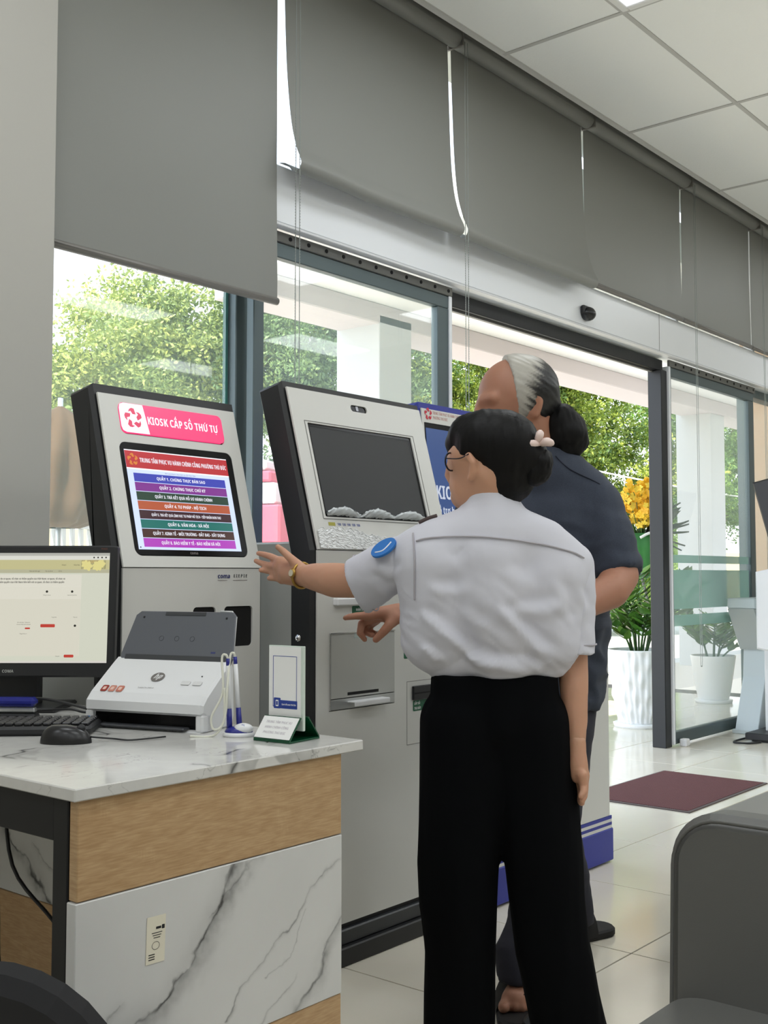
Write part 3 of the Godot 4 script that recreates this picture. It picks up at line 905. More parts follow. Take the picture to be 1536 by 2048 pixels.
# ---------------------------------------------------------------- roller blinds
func blinds() -> void:
	var straight := func(yb: float) -> Array:
		return [Vector2(-3.272, 3.82), Vector2(-3.272, 3.4), Vector2(-3.270, 3.0), Vector2(-3.270, yb)]
	var slack := [Vector2(-3.272, 3.82), Vector2(-3.268, 3.55), Vector2(-3.258, 3.25), Vector2(-3.238, 3.05), Vector2(-3.208, 2.93), Vector2(-3.182, 2.87), Vector2(-3.176, 2.845), Vector2(-3.190, 2.822), Vector2(-3.222, 2.820), Vector2(-3.262, 2.862), Vector2(-3.31, 2.877)]
	var spots := [
		[2.02, 3.232, straight.call(2.275), "grey roller blind lowered furthest, beside the white wall, with bottom bar", true],
		[3.268, 4.424, slack, "grey roller blind bulging over the door header, second from the white wall", false],
		[4.452, 5.748, slack, "grey roller blind bulging over the header left of the black sensor", false],
		[5.776, 7.075, straight.call(2.88), "grey roller blind hanging straight above the open doorway's right half", true],
		[7.098, 8.280, straight.call(2.88), "grey roller blind hanging straight above the glass leaf with frosted bands", true],
		[8.305, 9.60, straight.call(2.88), "grey roller blind at the far right end of the row", true]]
	for b in spots:
		var x0: float = b[0]
		var x1: float = b[1]
		var t := thing("roller_blind", b[3], "blind", Vector3(x0, 2.3, -3.27), 0, "grey roller blinds along the glass front")
		var org := t.position
		var prof := []
		var src: Array = b[2]
		for i in src.size() - 1:
			var pa: Vector2 = src[maxi(i - 1, 0)]
			var pd: Vector2 = src[mini(i + 2, src.size() - 1)]
			for k in 6: prof.append((src[i] as Vector2).cubic_interpolate(src[i + 1], pa, pd, k / 6.0))
		prof.append(src[-1])
		var st := S()
		st.set_smooth_group(0)
		var nx := 10
		var nz := noise(70 + int(x0 * 10), 0.8, 2)
		var pt := func(i: int, k: int, back: float) -> Vector3:
			var q: Vector2 = prof[i]
			var x := lerpf(x0, x1, float(k) / nx)
			var low := clampf((3.8 - q.y) / 1.0, 0.0, 1.0)
			var w := (nz.get_noise_2d(x, q.y) * 0.010 + (0.012 * cos(float(k) / nx * TAU) if src.size() > 5 else 0.0)) * low
			return Vector3(x, q.y, q.x + w - back) - org
		for back in [0.0, 0.0016]:
			for i in prof.size() - 1:
				for k in nx:
					var a: Vector3 = pt.call(i, k, back)
					var bb: Vector3 = pt.call(i, k + 1, back)
					var c: Vector3 = pt.call(i + 1, k + 1, back)
					var d: Vector3 = pt.call(i + 1, k, back)
					if back == 0.0: quad(st, a, bb, c, d)
					else: quad(st, d, c, bb, a)
		put("fabric", st, mats["blind"], t)
		if b[4]:
			var yb: float = src[-1].y
			st = S()
			tube(st, [Vector3(x0, yb, -3.268) - org, Vector3(x1, yb, -3.268) - org], 0.016, 12)
			put("bottom_bar", st, mats["blind_bar"], t)
		st = S()
		tube(st, [Vector3(x0 - 0.006, 3.825, -3.228) - org, Vector3(x1 + 0.006, 3.825, -3.228) - org], 0.046, 20)
		put("roller", st, mats["blind"], t)
		put("bracket", bx(x1 + 0.004, x1 + 0.016, 3.775, 3.90, -3.285, -3.178, 0.004), mats["blind_bar"], t, Transform3D(Basis(), -org))
		put("head_rail", bx(x0, x1, 3.885, 3.915, -3.30, -3.15, 0.004), mats["blind_bar"], t, Transform3D(Basis(), -org))
	for q in [[3.25, 1.15, "bead chain hanging between the lowered blind and the first door leaf"], [4.44, 1.05, "bead chain hanging beside the left edge of the doorway"], [7.085, 0.55, "bead chain hanging in front of the glass leaf with frosted bands"], [8.29, 0.7, "bead chain hanging near the right edge of the glass front"]]:
		var ch := thing("blind_chain", q[2], "chain", Vector3(q[0], q[1], -3.168), 0, "bead chains of the roller blinds")
		var st := S()
		var top: float = 3.79 - q[1]
		tube(st, smooth_path([Vector3(-0.011, top, 0), Vector3(-0.012, 0.6, 0), Vector3(-0.014, 0.06, 0), Vector3(0, 0.0, 0), Vector3(0.014, 0.06, 0), Vector3(0.012, 0.6, 0), Vector3(0.011, top, 0)], 5), 0.0017, 5)
		put("cord", st, mt("chain_grey", c8(150, 156, 152), 0.4), ch)
		var bd := SphereMesh.new()
		bd.radius = 0.0026
		bd.height = 0.0052
		bd.radial_segments = 6
		bd.rings = 3
		var bs := S()
		for k in 150:
			for s in [-1, 1]: bs.append_from(bd, 0, at(s * 0.0128, 0.10 + k * 0.012, 0))
		tag(put("beads", bs.commit(), mt("chain_grey", c8(150, 156, 152), 0.4), ch), "", "", "", "stuff")

# ---------------------------------------------------------------- outside
func outside() -> void:
	var white := mt("porch_white", c8(206, 208, 207), 0.8)
	struct("ground", bx(-60, 120, -0.5, -0.12, -120, -7.2), mt("pavement", c8(204, 200, 192), 0.9))
	var pr := struct("porch_roof", bx(6.1, 22, 3.58, 3.90, -6.9, -3.75), mt("soffit_white", c8(240, 241, 240), 0.8))
	put("edge_beam", bx(6.1, 22, 3.40, 3.58, -6.9, -6.4, 0.01), mt("beam_paint", c8(206, 198, 198), 0.8), pr)
	struct("porch_wall", bx(10.9, 11.3, -0.12, 3.6, -4.42, -3.75), mt("peach_wall", c8(222, 190, 160), 0.85))
	for q in [[7.62, -6.40, "square white porch column seen through the left glass door leaf"], [14.85, -6.45, "square white porch column seen through the right glass door leaf"]]:
		var cl := thing("porch_column", q[2], "column", Vector3(q[0], -0.12, q[1]))
		put("shaft", bx(0, 0.46, 0, 3.6, -0.52, 0, 0.006), white, cl)
	# trees
	tree("broad leafy street tree with yellow-green crown behind the left window", [
		[9.50, 4.15, -13.40, 1.2, 0.9], [10.65, 4.75, -13.55, 1.05, 0.9], [11.45, 4.75, -13.30, 1.1, 0.95], [12.4, 4.30, -12.8, 1.2, 0.95], [10.35, 4.0, -13.7, 1.05, 0.8], [11.5, 4.15, -13.4, 1.0, 0.7], [8.6, 3.9, -14.3, 1.2, 0.9]],
		[[11.0, -0.12, -13.5]], 8000, 0, [c8(112, 136, 74), c8(206, 212, 116)], 101)
	tree("dark dense street tree behind the left door leaf and white column", [
		[12.4, 4.6, -12.0, 1.3, 1.25], [13.3, 4.0, -12.1, 1.2, 1.2], [13.0, 5.4, -11.9, 1.3, 1.0], [14.3, 4.6, -12.0, 1.2, 1.3], [12.6, 3.2, -11.8, 1.0, 0.7]],
		[[13.3, -0.12, -12.3]], 7500, 0, [c8(70, 100, 62), c8(156, 180, 110)], 102)
	tree("wide tree with twisted pale trunk beyond the open doorway", [
		[15.6, 5.0, -11.6, 1.5, 1.0], [17.2, 4.9, -11.4, 1.6, 1.1], [18.8, 5.0, -11.2, 1.6, 1.2], [16.4, 4.2, -12.0, 1.3, 0.8], [18.2, 4.1, -11.6, 1.4, 0.8], [20.2, 4.6, -11.2, 1.4, 1.1], [14.6, 4.5, -11.9, 1.2, 1.1], [16.6, 5.9, -11.4, 1.8, 1.0], [19.3, 5.9, -11.0, 1.8, 1.0], [19.4, 3.4, -11.2, 1.4, 0.8], [21.2, 3.3, -10.7, 1.3, 0.9], [17.6, 3.3, -11.6, 1.3, 0.7]],
		[[19.2, -0.12, -11.5], [17.0, -0.12, -11.9]], 17000, 1, [c8(74, 104, 48), c8(206, 212, 90)], 103)
	tree("leafy tree beyond the glass leaf with frosted bands", [
		[22.8, 4.3, -10.4, 1.3, 1.4], [24.4, 4.4, -10.0, 1.5, 1.6], [22.6, 2.9, -10.6, 1.2, 1.0], [24.6, 2.8, -10.2, 1.3, 1.2]],
		[[23.6, -0.12, -10.4]], 7500, 0, [c8(84, 124, 62), c8(160, 192, 92)], 104)
	for q in [[21.6, -11.9, 1.6, 3.0, "taller pale green bush straight behind the yellow flowers"], [21.5, -13.4, 1.5, 2.1, "low light green bush under the trees left of the yellow flowers"], [25.2, -14.6, 1.7, 2.5, "low light green bush between the tree trunks beyond the doorway"], [18.6, -15.2, 1.6, 2.4, "low green bush beyond the doorway near the thin tree trunk"], [28.5, -14.0, 1.8, 2.6, "low green bush furthest right beyond the doorway"]]:
		tree(q[4], [[q[0], q[3] * 0.55, q[1], q[2], q[3] * 0.5]], [], 3500, 0, [c8(112, 150, 64), c8(196, 214, 120)], 200 + int(q[0]), "bush")
	# across the yard
	struct("boundary_wall", bx(2, 60, -0.12, 2.3, -24.3, -24.0), mt("yellow_wall", c8(232, 214, 160), 0.85))
	var st := S()
	var stall := thing("market_stall", "red and white striped stall cover outside between the two tall kiosks", "stall", Vector3(8.5, -0.12, -8.5), 0.4)
	for i in 4:
		var y: float = [1.58, 1.98, 2.2, 2.32][i]
		var y2: float = [1.97, 2.19, 2.31, 2.42][i]
		put("cloth_strip", bx(-0.8, 0.8, y, y2, -0.04 * i - 0.3, 0.3 - 0.05 * i, 0.02), [mt("stall_red", c8(222, 92, 112), 0.7), mt("stall_white", c8(240, 224, 226), 0.7), mats["stall_red"] if mats.has("stall_red") else null, mats["stall_white"] if mats.has("stall_white") else null][i], stall)
	for s in [-0.75, 0.75]: put("post", bx(s - 0.03, s + 0.03, 0, 1.6, -0.03, 0.03, 0.004), mats["white_plastic"], stall)
	put("counter", bx(-0.78, 0.78, 0.9, 1.55, -0.25, 0.2, 0.01), mt("stall_cream", c8(238, 222, 176), 0.7), stall)
	# folded brown parasol
	var pa := thing("folded_parasol", "folded brown cloth parasol outside the left window", "parasol", Vector3(5.19, -0.12, -7.69))
	st = S()
	lathe(st, [Vector2(0.01, 2.62), Vector2(0.16, 2.52), Vector2(0.27, 2.34), Vector2(0.305, 2.1), Vector2(0.30, 1.86), Vector2(0.24, 1.68), Vector2(0.12, 1.64)], 48, func(a: float, y: float): return (0.03 * sin(a * 9.0 + y * 3.0) + 0.03 * sin(a * 3.0 + y * 12.0)) * clampf((2.6 - y) * 3.0, 0.0, 1.0))
	put("canopy", st, mt("brown_cloth", c8(84, 60, 34), 0.9), pa)
	st = S()
	tube(st, [Vector3(0, 0.04, 0), Vector3(0, 2.68, 0)], 0.022, 10)
	put("pole", st, mats["steel"], pa)
	st = S()
	lathe(st, [Vector2(0.0, 0.08), Vector2(0.2, 0.07), Vector2(0.24, 0.0), Vector2(0.0, 0.0)], 24)
	put("base", st, mats["grey_shell"], pa)
	# railing
	var rl := thing("yard_railing", "grey metal railing outside below the brown parasol", "railing", Vector3(6.6, -0.12, -10.2), 0.45)
	put("top_rail", bx(-1.6, 1.6, 1.78, 1.84, -0.03, 0.03, 0.005), mats["grey_shell"], rl)
	put("bottom_rail", bx(-1.6, 1.6, 1.20, 1.25, -0.03, 0.03, 0.005), mats["grey_shell"], rl)
	for i in 17: put("bar", bx(-0.03, 0.03, 1.25, 1.78, -0.02, 0.02, 0.004), mats["grey_shell"], rl, at(-1.52 + i * 0.19, 0, 0))
	put("low_wall", bx(-1.7, 1.7, 0, 1.2, -0.08, 0.08, 0.01), mats["porch_white"], rl)
	# overhead cables
	for q in [[[14.5, 3.10, -9.8], [24.5, 2.75, -9.2], "pale overhead cable crossing beyond the open doorway"]]:
		var a := Vector3(q[0][0], q[0][1], q[0][2])
		var b := Vector3(q[1][0], q[1][1], q[1][2])
		var cb := S()
		tube(cb, smooth_path([a, a.lerp(b, 0.5) - Vector3(0, 0.06, 0), b], 8), 0.016, 6)
		tag(put("overhead_cable", cb, mt("cable_pale", c8(206, 204, 196), 0.6)), q[2], "cable", "overhead cables")

func tree(label: String, lobes: Array, feet: Array, count: int, kind: int, cols: Array, seed_: int, called := "street_tree") -> void:
	var o := Vector3(lobes[0][0], -0.12, lobes[0][2])
	if feet: o = Vector3(feet[0][0], feet[0][1], feet[0][2])
	var t := thing(called, label, "bush" if called == "bush" else "tree", o, 0, "trees and bushes in the yard")
	var r := RandomNumberGenerator.new()
	r.seed = seed_
	var bark := mt("bark", c8(132, 110, 88), 0.9)
	for f in feet:
		var fp := Vector3(f[0], f[1], f[2])
		var st := S()
		var top := fp + Vector3(r.randf_range(-0.3, 0.3), 2.5, 0)
		var mid := fp + Vector3(r.randf_range(-0.35, 0.35), 1.3, 0)
		tube(st, smooth_path([fp - o, mid - o, top - o], 5), 0.13 if kind == 0 else 0.17, 9)
		put("trunk", st, bark, t)
		for l in lobes:
			var c := Vector3(l[0], l[1], l[2])
			if feet.size() > 1 and absf(c.x - fp.x) > 1.9: continue
			st = S()
			var m2 := top.lerp(c, 0.5) + Vector3(r.randf_range(-0.3, 0.3), r.randf_range(-0.2, 0.3), r.randf_range(-0.2, 0.2))
			var path := smooth_path([mid.lerp(top, r.randf_range(0.5, 1.0)) - o, m2 - o, c + Vector3(0, 0.2, 0) - o], 5)
			var rad := []
			for i in path.size(): rad.append(lerpf(0.085, 0.02, float(i) / path.size()))
			tube(st, path, rad, 7)
			put("branch", st, bark, t)
	if called == "bush":
		var st := S()
		tube(st, [Vector3.ZERO, Vector3(0, lobes[0][1], 0)], 0.05, 6)
		put("stem", st, bark, t)
	var lf := S()
	for k in 9:
		var d := Vector3(r.randf_range(-1, 1), r.randf_range(-0.9, 0.7), r.randf_range(-1, 1)).normalized()
		var side := d.cross(Vector3(r.randf_range(-1, 1), r.randf_range(-1, 1), r.randf_range(-1, 1))).normalized()
		var n := side.cross(d)
		var b := d * r.randf_range(0.03, 0.12)
		var L := r.randf_range(0.10, 0.16)
		var w := L * 0.24
		var mid := b + d * L * 0.5 + n * 0.012
		tri(lf, b, mid + side * w, b + d * L)
		tri(lf, b, b + d * L, mid - side * w)
	var lm := mt("foliage", Color.WHITE, 0.5)
	lm.vertex_color_use_as_albedo = true
	lm.backlight_enabled = true
	lm.backlight = Color(0.5, 0.55, 0.3)
	var mesh := done(lf)
	var mm := MultiMesh.new()
	mm.transform_format = MultiMesh.TRANSFORM_3D
	mm.use_colors = true
	mm.mesh = mesh
	mm.instance_count = count
	var vol := 0.0
	for l in lobes: vol += l[3] * l[3] * l[4]
	var clumps := []
	for i in maxi(40, count / 55):
		var pick := r.randf() * vol
		var l: Array = lobes[0]
		for q in lobes:
			pick -= q[3] * q[3] * q[4]
			l = q
			if pick <= 0.0: break
		var dir := Vector3(r.randfn(), r.randfn(), r.randfn()).normalized()
		clumps.append([Vector3(l[0], l[1], l[2]) + dir * Vector3(l[3], l[4], l[3]) * pow(r.randf(), 0.42), r.randf()])
	for i in count:
		var cl: Array = clumps[r.randi() % clumps.size()]
		var p: Vector3 = cl[0] + Vector3(r.randfn() * 0.20, r.randfn() * 0.12, r.randfn() * 0.20)
		var bs := Basis(Vector3(r.randfn(), r.randfn(), r.randfn()).normalized(), r.randf() * TAU).scaled(Vector3.ONE * r.randf_range(0.42, 0.75))
		mm.set_instance_transform(i, Transform3D(bs, p - o))
		var cc: Color = (cols[0] as Color).lerp(cols[1], clampf(pow(r.randf(), 1.2) * 0.65 + cl[1] * 0.35, 0.0, 1.0)).srgb_to_linear()
		mm.set_instance_color(i, cc)
	var mi := MultiMeshInstance3D.new()
	mi.name = "foliage"
	mi.multimesh = mm
	mi.material_override = lm
	t.add_child(mi)
	mi.set_meta("kind", "stuff")

# ---------------------------------------------------------------- desk
func desk() -> void:
	var d := thing("service_desk", "service desk with white marble top and oak and marble end panel", "desk", Vector3(1.07, 0, -1.53))
	put("worktop", bx(0.0, 0.70, 0.789, 0.81, -1.5, 0.0, 0.002), mats["marble_top"], d)
	put("oak_panel", bx(0.016, 0.646, 0.627, 0.788, -0.035, -0.012, 0.0015), mats["oak"], d)
	put("marble_panel", bx(0.012, 0.646, 0.312, 0.6255, -0.035, -0.010, 0.0015), mats["marble_panel"], d)
	put("oak_panel", bx(0.016, 0.646, 0.02, 0.3105, -0.035, -0.012, 0.0015), mats["oak"], d)
	var bk := mt("desk_black", c8(11, 11, 12), 0.6)
	put("leg", bx(0.014, 0.054, 0.0, 0.788, -0.078, -0.037, 0.002), bk, d)
	put("leg", bx(0.014, 0.054, 0.0, 0.788, -1.48, -1.44, 0.002), bk, d)
	put("leg", bx(0.60, 0.64, 0.0, 0.788, -1.48, -1.44, 0.002), bk, d)
	put("leg", bx(0.60, 0.64, 0.0, 0.788, -0.078, -0.037, 0.002), bk, d)
	put("apron", bx(0.016, 0.046, 0.715, 0.788, -1.44, -0.078, 0.002), bk, d)
	put("modesty_panel", bx(0.645, 0.663, 0.30, 0.788, -1.48, -0.036, 0.002), mats["marble_panel"], d)
	put("modesty_panel", bx(0.645, 0.663, 0.02, 0.298, -1.48, -0.036, 0.002), mats["oak"], d)
	# torn sticker on the marble panel
	var sk := thing("paper_sticker", "small cream paper sticker with black print on the marble end panel", "sticker", Vector3(1.243, 0.533, -1.5395))
	sk.rotation.z = -0.03
	put("sheet", plate(0.040, 0.078, 0.001, 0.0006), mt("sticker_cream", c8(226, 220, 200), 0.7), sk)
	var ik: Material = mats["print_black"]
	put("print", plate(0.011, 0.004, 0.001, 0.0003), ik, sk, at(0.005, 0.019, 0.0006))
	put("print", plate(0.006, 0.007, 0.001, 0.0003), ik, sk, at(0.015, 0.019, 0.0006))
	for i in 3: put("print", plate(0.022 - i * 0.004, 0.0012, 0.0002, 0.0003), ik, sk, at(0.002, 0.011 - i * 0.004, 0.0006))
	var st := S()
	var ring := []
	for k in 17: ring.append(Vector3(cos(k * TAU / 16) * 0.008, sin(k * TAU / 16) * 0.0065, 0.0008))
	tube(st, ring, 0.0004, 4)
	put("print", st, ik, sk, at(0, -0.010, 0))
	for i in 3: put("print", plate(0.013, 0.0016, 0.0002, 0.0003), ik, sk, at(-0.008, -0.024 - i * 0.004, 0.0006))
	# cabinet, cables, chair under the desk
	var cb := thing("drawer_cabinet", "dark low cabinet with grey top standing under the desk", "cabinet", Vector3(1.36, 0, -1.86))
	put("body", bx(0, 0.30, 0.01, 0.46, 0, 0.27, 0.004), mt("cabinet_dark", c8(38, 38, 44), 0.5), cb)
	put("top", bx(-0.005, 0.305, 0.46, 0.478, -0.005, 0.275, 0.003), mt("cabinet_top", c8(120, 122, 124), 0.5), cb)
	var k := 0
	for q in [[[[1.33, 0.74, -2.15], [1.32, 0.55, -2.1], [1.38, 0.42, -2.02], [1.40, 0.3, -2.0], [1.44, 0.05, -1.98]], 0.004, "black", "thin black cable bunch hanging under the desk by its leg"], [[[1.30, 0.74, -2.19], [1.31, 0.5, -2.14], [1.30, 0.32, -2.10], [1.34, 0.2, -2.04], [1.47, 0.14, -1.95]], 0.004, "black", "black cable looping down behind the white hose under the desk"], [[[1.20, 0.40, -2.16], [1.30, 0.33, -2.06], [1.34, 0.2, -2.02], [1.345, 0.02, -2.01]], 0.008, "white", "thicker white cable under the desk"]]:
		var st2 := S()
		var pts := []
		for p in q[0]: pts.append(Vector3(p[0], p[1], p[2]))
		tube(st2, smooth_path(pts, 6), q[1], 7)
		tag(put("cable", st2, mt("cable_" + q[2], c8(22, 22, 24) if q[2] == "black" else c8(200, 200, 198), 0.5)), q[3], "cable", "cables under the desk")
		k += 1
	var oc := thing("office_chair", "black office chair backrest at the lower left corner beside the desk", "chair", Vector3(0.804,0.000,-1.402), -0.9)
	var bm := mt("chair_black", c8(20, 20, 22), 0.85)
	st = S()
	prism(st, rrect(0.46, 0.44, 0.19, 8), -0.035, 0.035, 0.018)
	put("backrest", st, bm, oc, Transform3D(Basis(Vector3.RIGHT, 0.12), Vector3(0.0, 0.425, 0)))
	put("seat", bx(-0.22, 0.22, 0.30, 0.36, -0.5, -0.06, 0.025), bm, oc)
	st = S()
	tube(st, [Vector3(0, 0.06, -0.28), Vector3(0, 0.30, -0.28)], 0.028, 12)
	put("column", st, mats["black_shell"], oc)
	for i in 5:
		st = S()
		var a := TAU * i / 5
		tube(st, [Vector3(0, 0.08, -0.28), Vector3(cos(a) * 0.26, 0.05, -0.28 + sin(a) * 0.26)], 0.017, 8)
		ball(st, Vector3(cos(a) * 0.26, 0.03, -0.28 + sin(a) * 0.26), Vector3.ONE * 0.03, 6)
		put("leg", st, mats["black_shell"], oc)

func desk_things() -> void:
	var Y := 0.81
	var st: SurfaceTool
	# ---- monitor, turned to the camera side of the desk
	var mon := thing("monitor", "black computer monitor showing a web form on the desk", "monitor", Vector3(1.605, Y, -2.545), -0.876)
	# its local -z looks away from the viewer, +z faces the viewer
	var tilt := Transform3D(Basis(Vector3.RIGHT, -0.08), Vector3(0, 0.25, 0.05))
	put("casing", plate(0.515, 0.328, 0.006, 0.03, 0.004), mats["black_shell"], mon, tilt * at(0, 0, -0.03))
	var scr := put("screen", plate(0.478, 0.274, 0.0, 0.001), glow("web_page", c8(222, 224, 206), 0.76), mon, tilt * at(0, 0.008, 0.0))
	var z := 0.0012
	var bar := func(x: float, y: float, w: float, h: float, m: Material) -> void:
		put("page_block", plate(w, h, 0.0, 0.0004), m, scr, at(x, y, z))
	bar.call(0.0, 0.1335, 0.478, 0.007, glow("page_grey", c8(188, 188, 180), 0.76))
	bar.call(0.0, 0.125, 0.478, 0.010, glow("page_white", c8(232, 232, 222), 0.76))
	bar.call(0.0, 0.1075, 0.478, 0.024, glow("page_gold", c8(206, 200, 150), 0.76))
	bar.call(0.0, 0.091, 0.478, 0.009, glow("page_olive", c8(192, 190, 160), 0.76))
	bar.call(0.0, -0.1345, 0.478, 0.005, glow("page_taskbar", c8(226, 222, 214), 0.76))
	bar.call(0.02, -0.035, 0.30, 0.17, glow("page_card", c8(228, 225, 208), 0.76))
	bar.call(0.02, 0.052, 0.30, 0.062, glow("page_card2", c8(234, 231, 216), 0.76))
	bar.call(0.199, 0.1075, 0.062, 0.022, glow("page_dark", c8(70, 74, 40), 0.8))
	z = 0.0018
	for q in [[0.185, 0.104, 0.011], [0.178, 0.109, 0.009], [0.212, 0.106, 0.012], [0.219, 0.110, 0.009], [0.206, 0.102, 0.009]]:
		st = S()
		var pts := PackedVector2Array()
		for k in 20:
			var a := TAU * k / 20
			pts.append(Vector2(cos(a), sin(a)) * q[2] * (1.0 + 0.22 * cos(5 * a)))
		prism(st, pts, 0, 0.0004)
		put("page_flower", st, glow("page_lotus", c8(236, 226, 150), 0.76), scr, at(q[0], q[1] , z))
	bar.call(0.196, 0.115, 0.05, 0.008, glow("page_orange", c8(216, 158, 52), 0.76))
	var red := glow("page_red", c8(200, 66, 54), 0.76)
	for q in [[0.09, -0.045, 0.036, 0.008], [0.04, -0.0515, 0.013, 0.004], [0.145, -0.12, 0.024, 0.007]]:
		put("page_button", plate(q[2], q[3], 0.002, 0.0004), red, scr, at(q[0], q[1], z))
	var ink := glow("page_ink", c8(46, 46, 40), 0.7)
	write("tự do cơ quan, tổ chức có thẩm quyền của Việt Nam; cơ quan, tổ chức có", 0.0044, ink, scr, at(0.045, 0.070, z), true, 0.80)
	write("thẩm quyền của Việt Nam liên kết với cơ quan, tổ chức có thẩm quyền", 0.0044, ink, scr, at(0.045, 0.0615, z), true, 0.80)
	for q in [["Phản ánh kiến nghị", 0.052], ["Tra cứu hồ sơ", 0.088], ["Hỗ trợ", 0.116]]: write(q[0], 0.0026, ink, scr, at(q[1], 0.0898, z), false, 0.85)
	for q in [["Đăng ký", 0.125], ["Đăng nhập", 0.157]]: write(q[0], 0.0026, ink, scr, at(q[1], 0.1055, z), false, 0.85)
	for q in [["Thông tin hồ sơ", 0.085, 0.030], ["Hoàn tất nộp hồ sơ", 0.148, 0.030], ["Trạng thái", 0.105, -0.025], ["Thao tác", 0.158, -0.025], ["Hồ sơ đã nộp - Thường trú", 0.03, -0.038], ["số nhà, tổ dân phố, khu phố", 0.03, -0.043], ["Tổng số hồ sơ 1", 0.03, -0.066], ["Quay lại", 0.117, -0.1215]]: write(q[0], 0.0022, ink, scr, at(q[1], q[2], z), false, 0.9)
	for q in [[0.085, 0.040], [0.148, 0.040], [0.158, -0.045]]: put("page_icon", plate(0.006, 0.006, 0.003, 0.0004), ink, scr, at(q[0], q[1], z))
	for i in 4: put("page_icon", plate(0.004, 0.004, 0.002, 0.0004), ink, scr, at(0.20 + i * 0.010, 0.1255, z))
	write("P2422", 0.0040, mt("print_copper", c8(112, 66, 50), 0.5), mon, tilt * at(0.225, 0.1535, 0.0005), true)
	write("COMA", 0.007, mats["grey_shell"], mon, tilt * at(-0.005, -0.1525, 0.0005), true)
	put("stand_neck", bx(-0.06, 0.05, 0.005, 0.14, -0.05, -0.015, 0.006), mats["black_shell"], mon)
	put("stand_foot", bx(-0.12, 0.12, 0.0, 0.012, -0.12, 0.08, 0.005), mats["black_shell"], mon)
	# ---- keyboard
	var kb := thing("keyboard", "black computer keyboard on the marble desk in front of the monitor", "keyboard", Vector3(1.385, Y, -2.17), -0.80)
	put("case", bx(-0.21, 0.155, 0.0, 0.020, -0.07, 0.07, 0.006), mats["black_shell"], kb)
	var key := done(bx(-0.0082, 0.0082, 0.0, 0.008, -0.0082, 0.0082, 0.0025))
	var km := mt("key_black", c8(30, 30, 32), 0.3)
	for r in 6:
		for c in 18: put("key", key, km, kb, at(-0.197 + c * 0.0198, 0.019, -0.055 + r * 0.0205))
	# ---- mouse
	var ms := thing("computer_mouse", "glossy black computer mouse on the marble desk", "mouse", Vector3(1.352, Y, -1.965), -0.876)
	st = S()
	st.set_smooth_group(0)
	var mp := func(i: int, k: int) -> Vector3:
		var a := TAU * (k % 28) / 28.0
		var u := float(i) / 10.0
		var s := sqrt(maxf(0.0, 1.0 - u * u))
		var x := cos(a) * 0.052 * pow(s, 0.7)
		var zz := sin(a) * 0.032 * pow(s, 0.6)
		return Vector3(x, u * (0.037 + 0.006 * -cos(a) * s), zz)
	for i in 10:
		for k in 28: quad(st, mp.call(i, k), mp.call(i + 1, k), mp.call(i + 1, k + 1), mp.call(i, k + 1))
	put("shell", st, mt("mouse_black", c8(22, 22, 24), 0.30), ms)
	st = S()
	tube(st, [Vector3(0.030, 0.028, -0.004), Vector3(0.030, 0.028, 0.004)], 0.009, 14)
	put("scroll_wheel", st, mats["black_shell"], ms)
	st = S()
	tube(st, smooth_path([Vector3(0.050, 0.012, 0.0), Vector3(0.09, 0.004, -0.03), Vector3(0.13, 0.004, -0.012), Vector3(0.19, 0.004, -0.06)], 6), 0.002, 6)
	put("cord", st, mats["black_shell"], ms)
	# ---- scanner: width along local x, front towards +z
	var sc := thing("document_scanner", "white sheet-fed document scanner with raised grey paper tray on the desk", "scanner", Vector3(1.667, Y, -2.03), -1.28)
	var prof := PackedVector2Array([Vector2(0.10, 0.0), Vector2(-0.095, 0.0), Vector2(-0.105, 0.025), Vector2(-0.10, 0.135), Vector2(-0.075, 0.148), Vector2(-0.045, 0.135), Vector2(0.075, 0.078), Vector2(0.102, 0.060), Vector2(0.102, 0.040), Vector2(0.085, 0.036), Vector2(0.075, 0.030), Vector2(0.075, 0.006)])
	for i in prof.size(): prof[i].x = 0.10 - (0.10 - prof[i].x) * 0.66
	prof.reverse()
	st = S()
	var side := Transform3D(Basis(Vector3(0, 0, 1), Vector3(0, 1, 0), Vector3(-1, 0, 0)), Vector3.ZERO)
	prism(st, prof, -0.155, 0.155, 0.006, side)
	put("body", st, mats["white_plastic"], sc)
	for s in [-1, 1]: put("foot_block", bx(s * 0.155 - s * 0.02, s * 0.155, 0.0, 0.038, 0.06, 0.099, 0.004), mats["white_plastic"], sc)
	put("exit_slot", bx(-0.134, 0.134, 0.004, 0.0355, 0.05, 0.0875, 0.001), mats["black_gloss"], sc)
	put("exit_tray", bx(-0.115, 0.115, 0.004, 0.010, 0.075, 0.112, 0.003), mt("tray_dark", c8(58, 60, 64), 0.4), sc)
	put("badge", plate(0.010, 0.012, 0.0, 0.0005), mt("badge_blue", c8(40, 110, 170), 0.5), sc, at(-0.145, 0.018, 0.099))
	# the sloping cover carries the print
	var cover := Transform3D(Basis(Vector3.RIGHT, -(PI / 2 - atan2(0.057, 0.0792))), Vector3(0, 0.1078, 0.0441))
	st = S()
	var el := PackedVector2Array()
	for k in 28: el.append(Vector2(cos(TAU * k / 28) * 0.017, sin(TAU * k / 28) * 0.015))
	prism(st, el, 0, 0.0006)
	var logo := put("logo", st, mt("logo_grey", c8(112, 108, 104), 0.4), sc, cover * at(0.0, 0.004, 0.0))
	var slant := Transform3D(Basis(Vector3(1, 0, 0), Vector3(0.35, 1, 0), Vector3(0, 0, 1)), Vector3(-0.001, -0.0055, 0.0008))
	write("hp", 0.015, mats["white_plastic"], logo, slant, true, 0.8)
	write("ScanJet Pro 3000 s4", 0.0034, mats["logo_grey"], sc, cover * at(-0.012, -0.034, 0.0002), false)
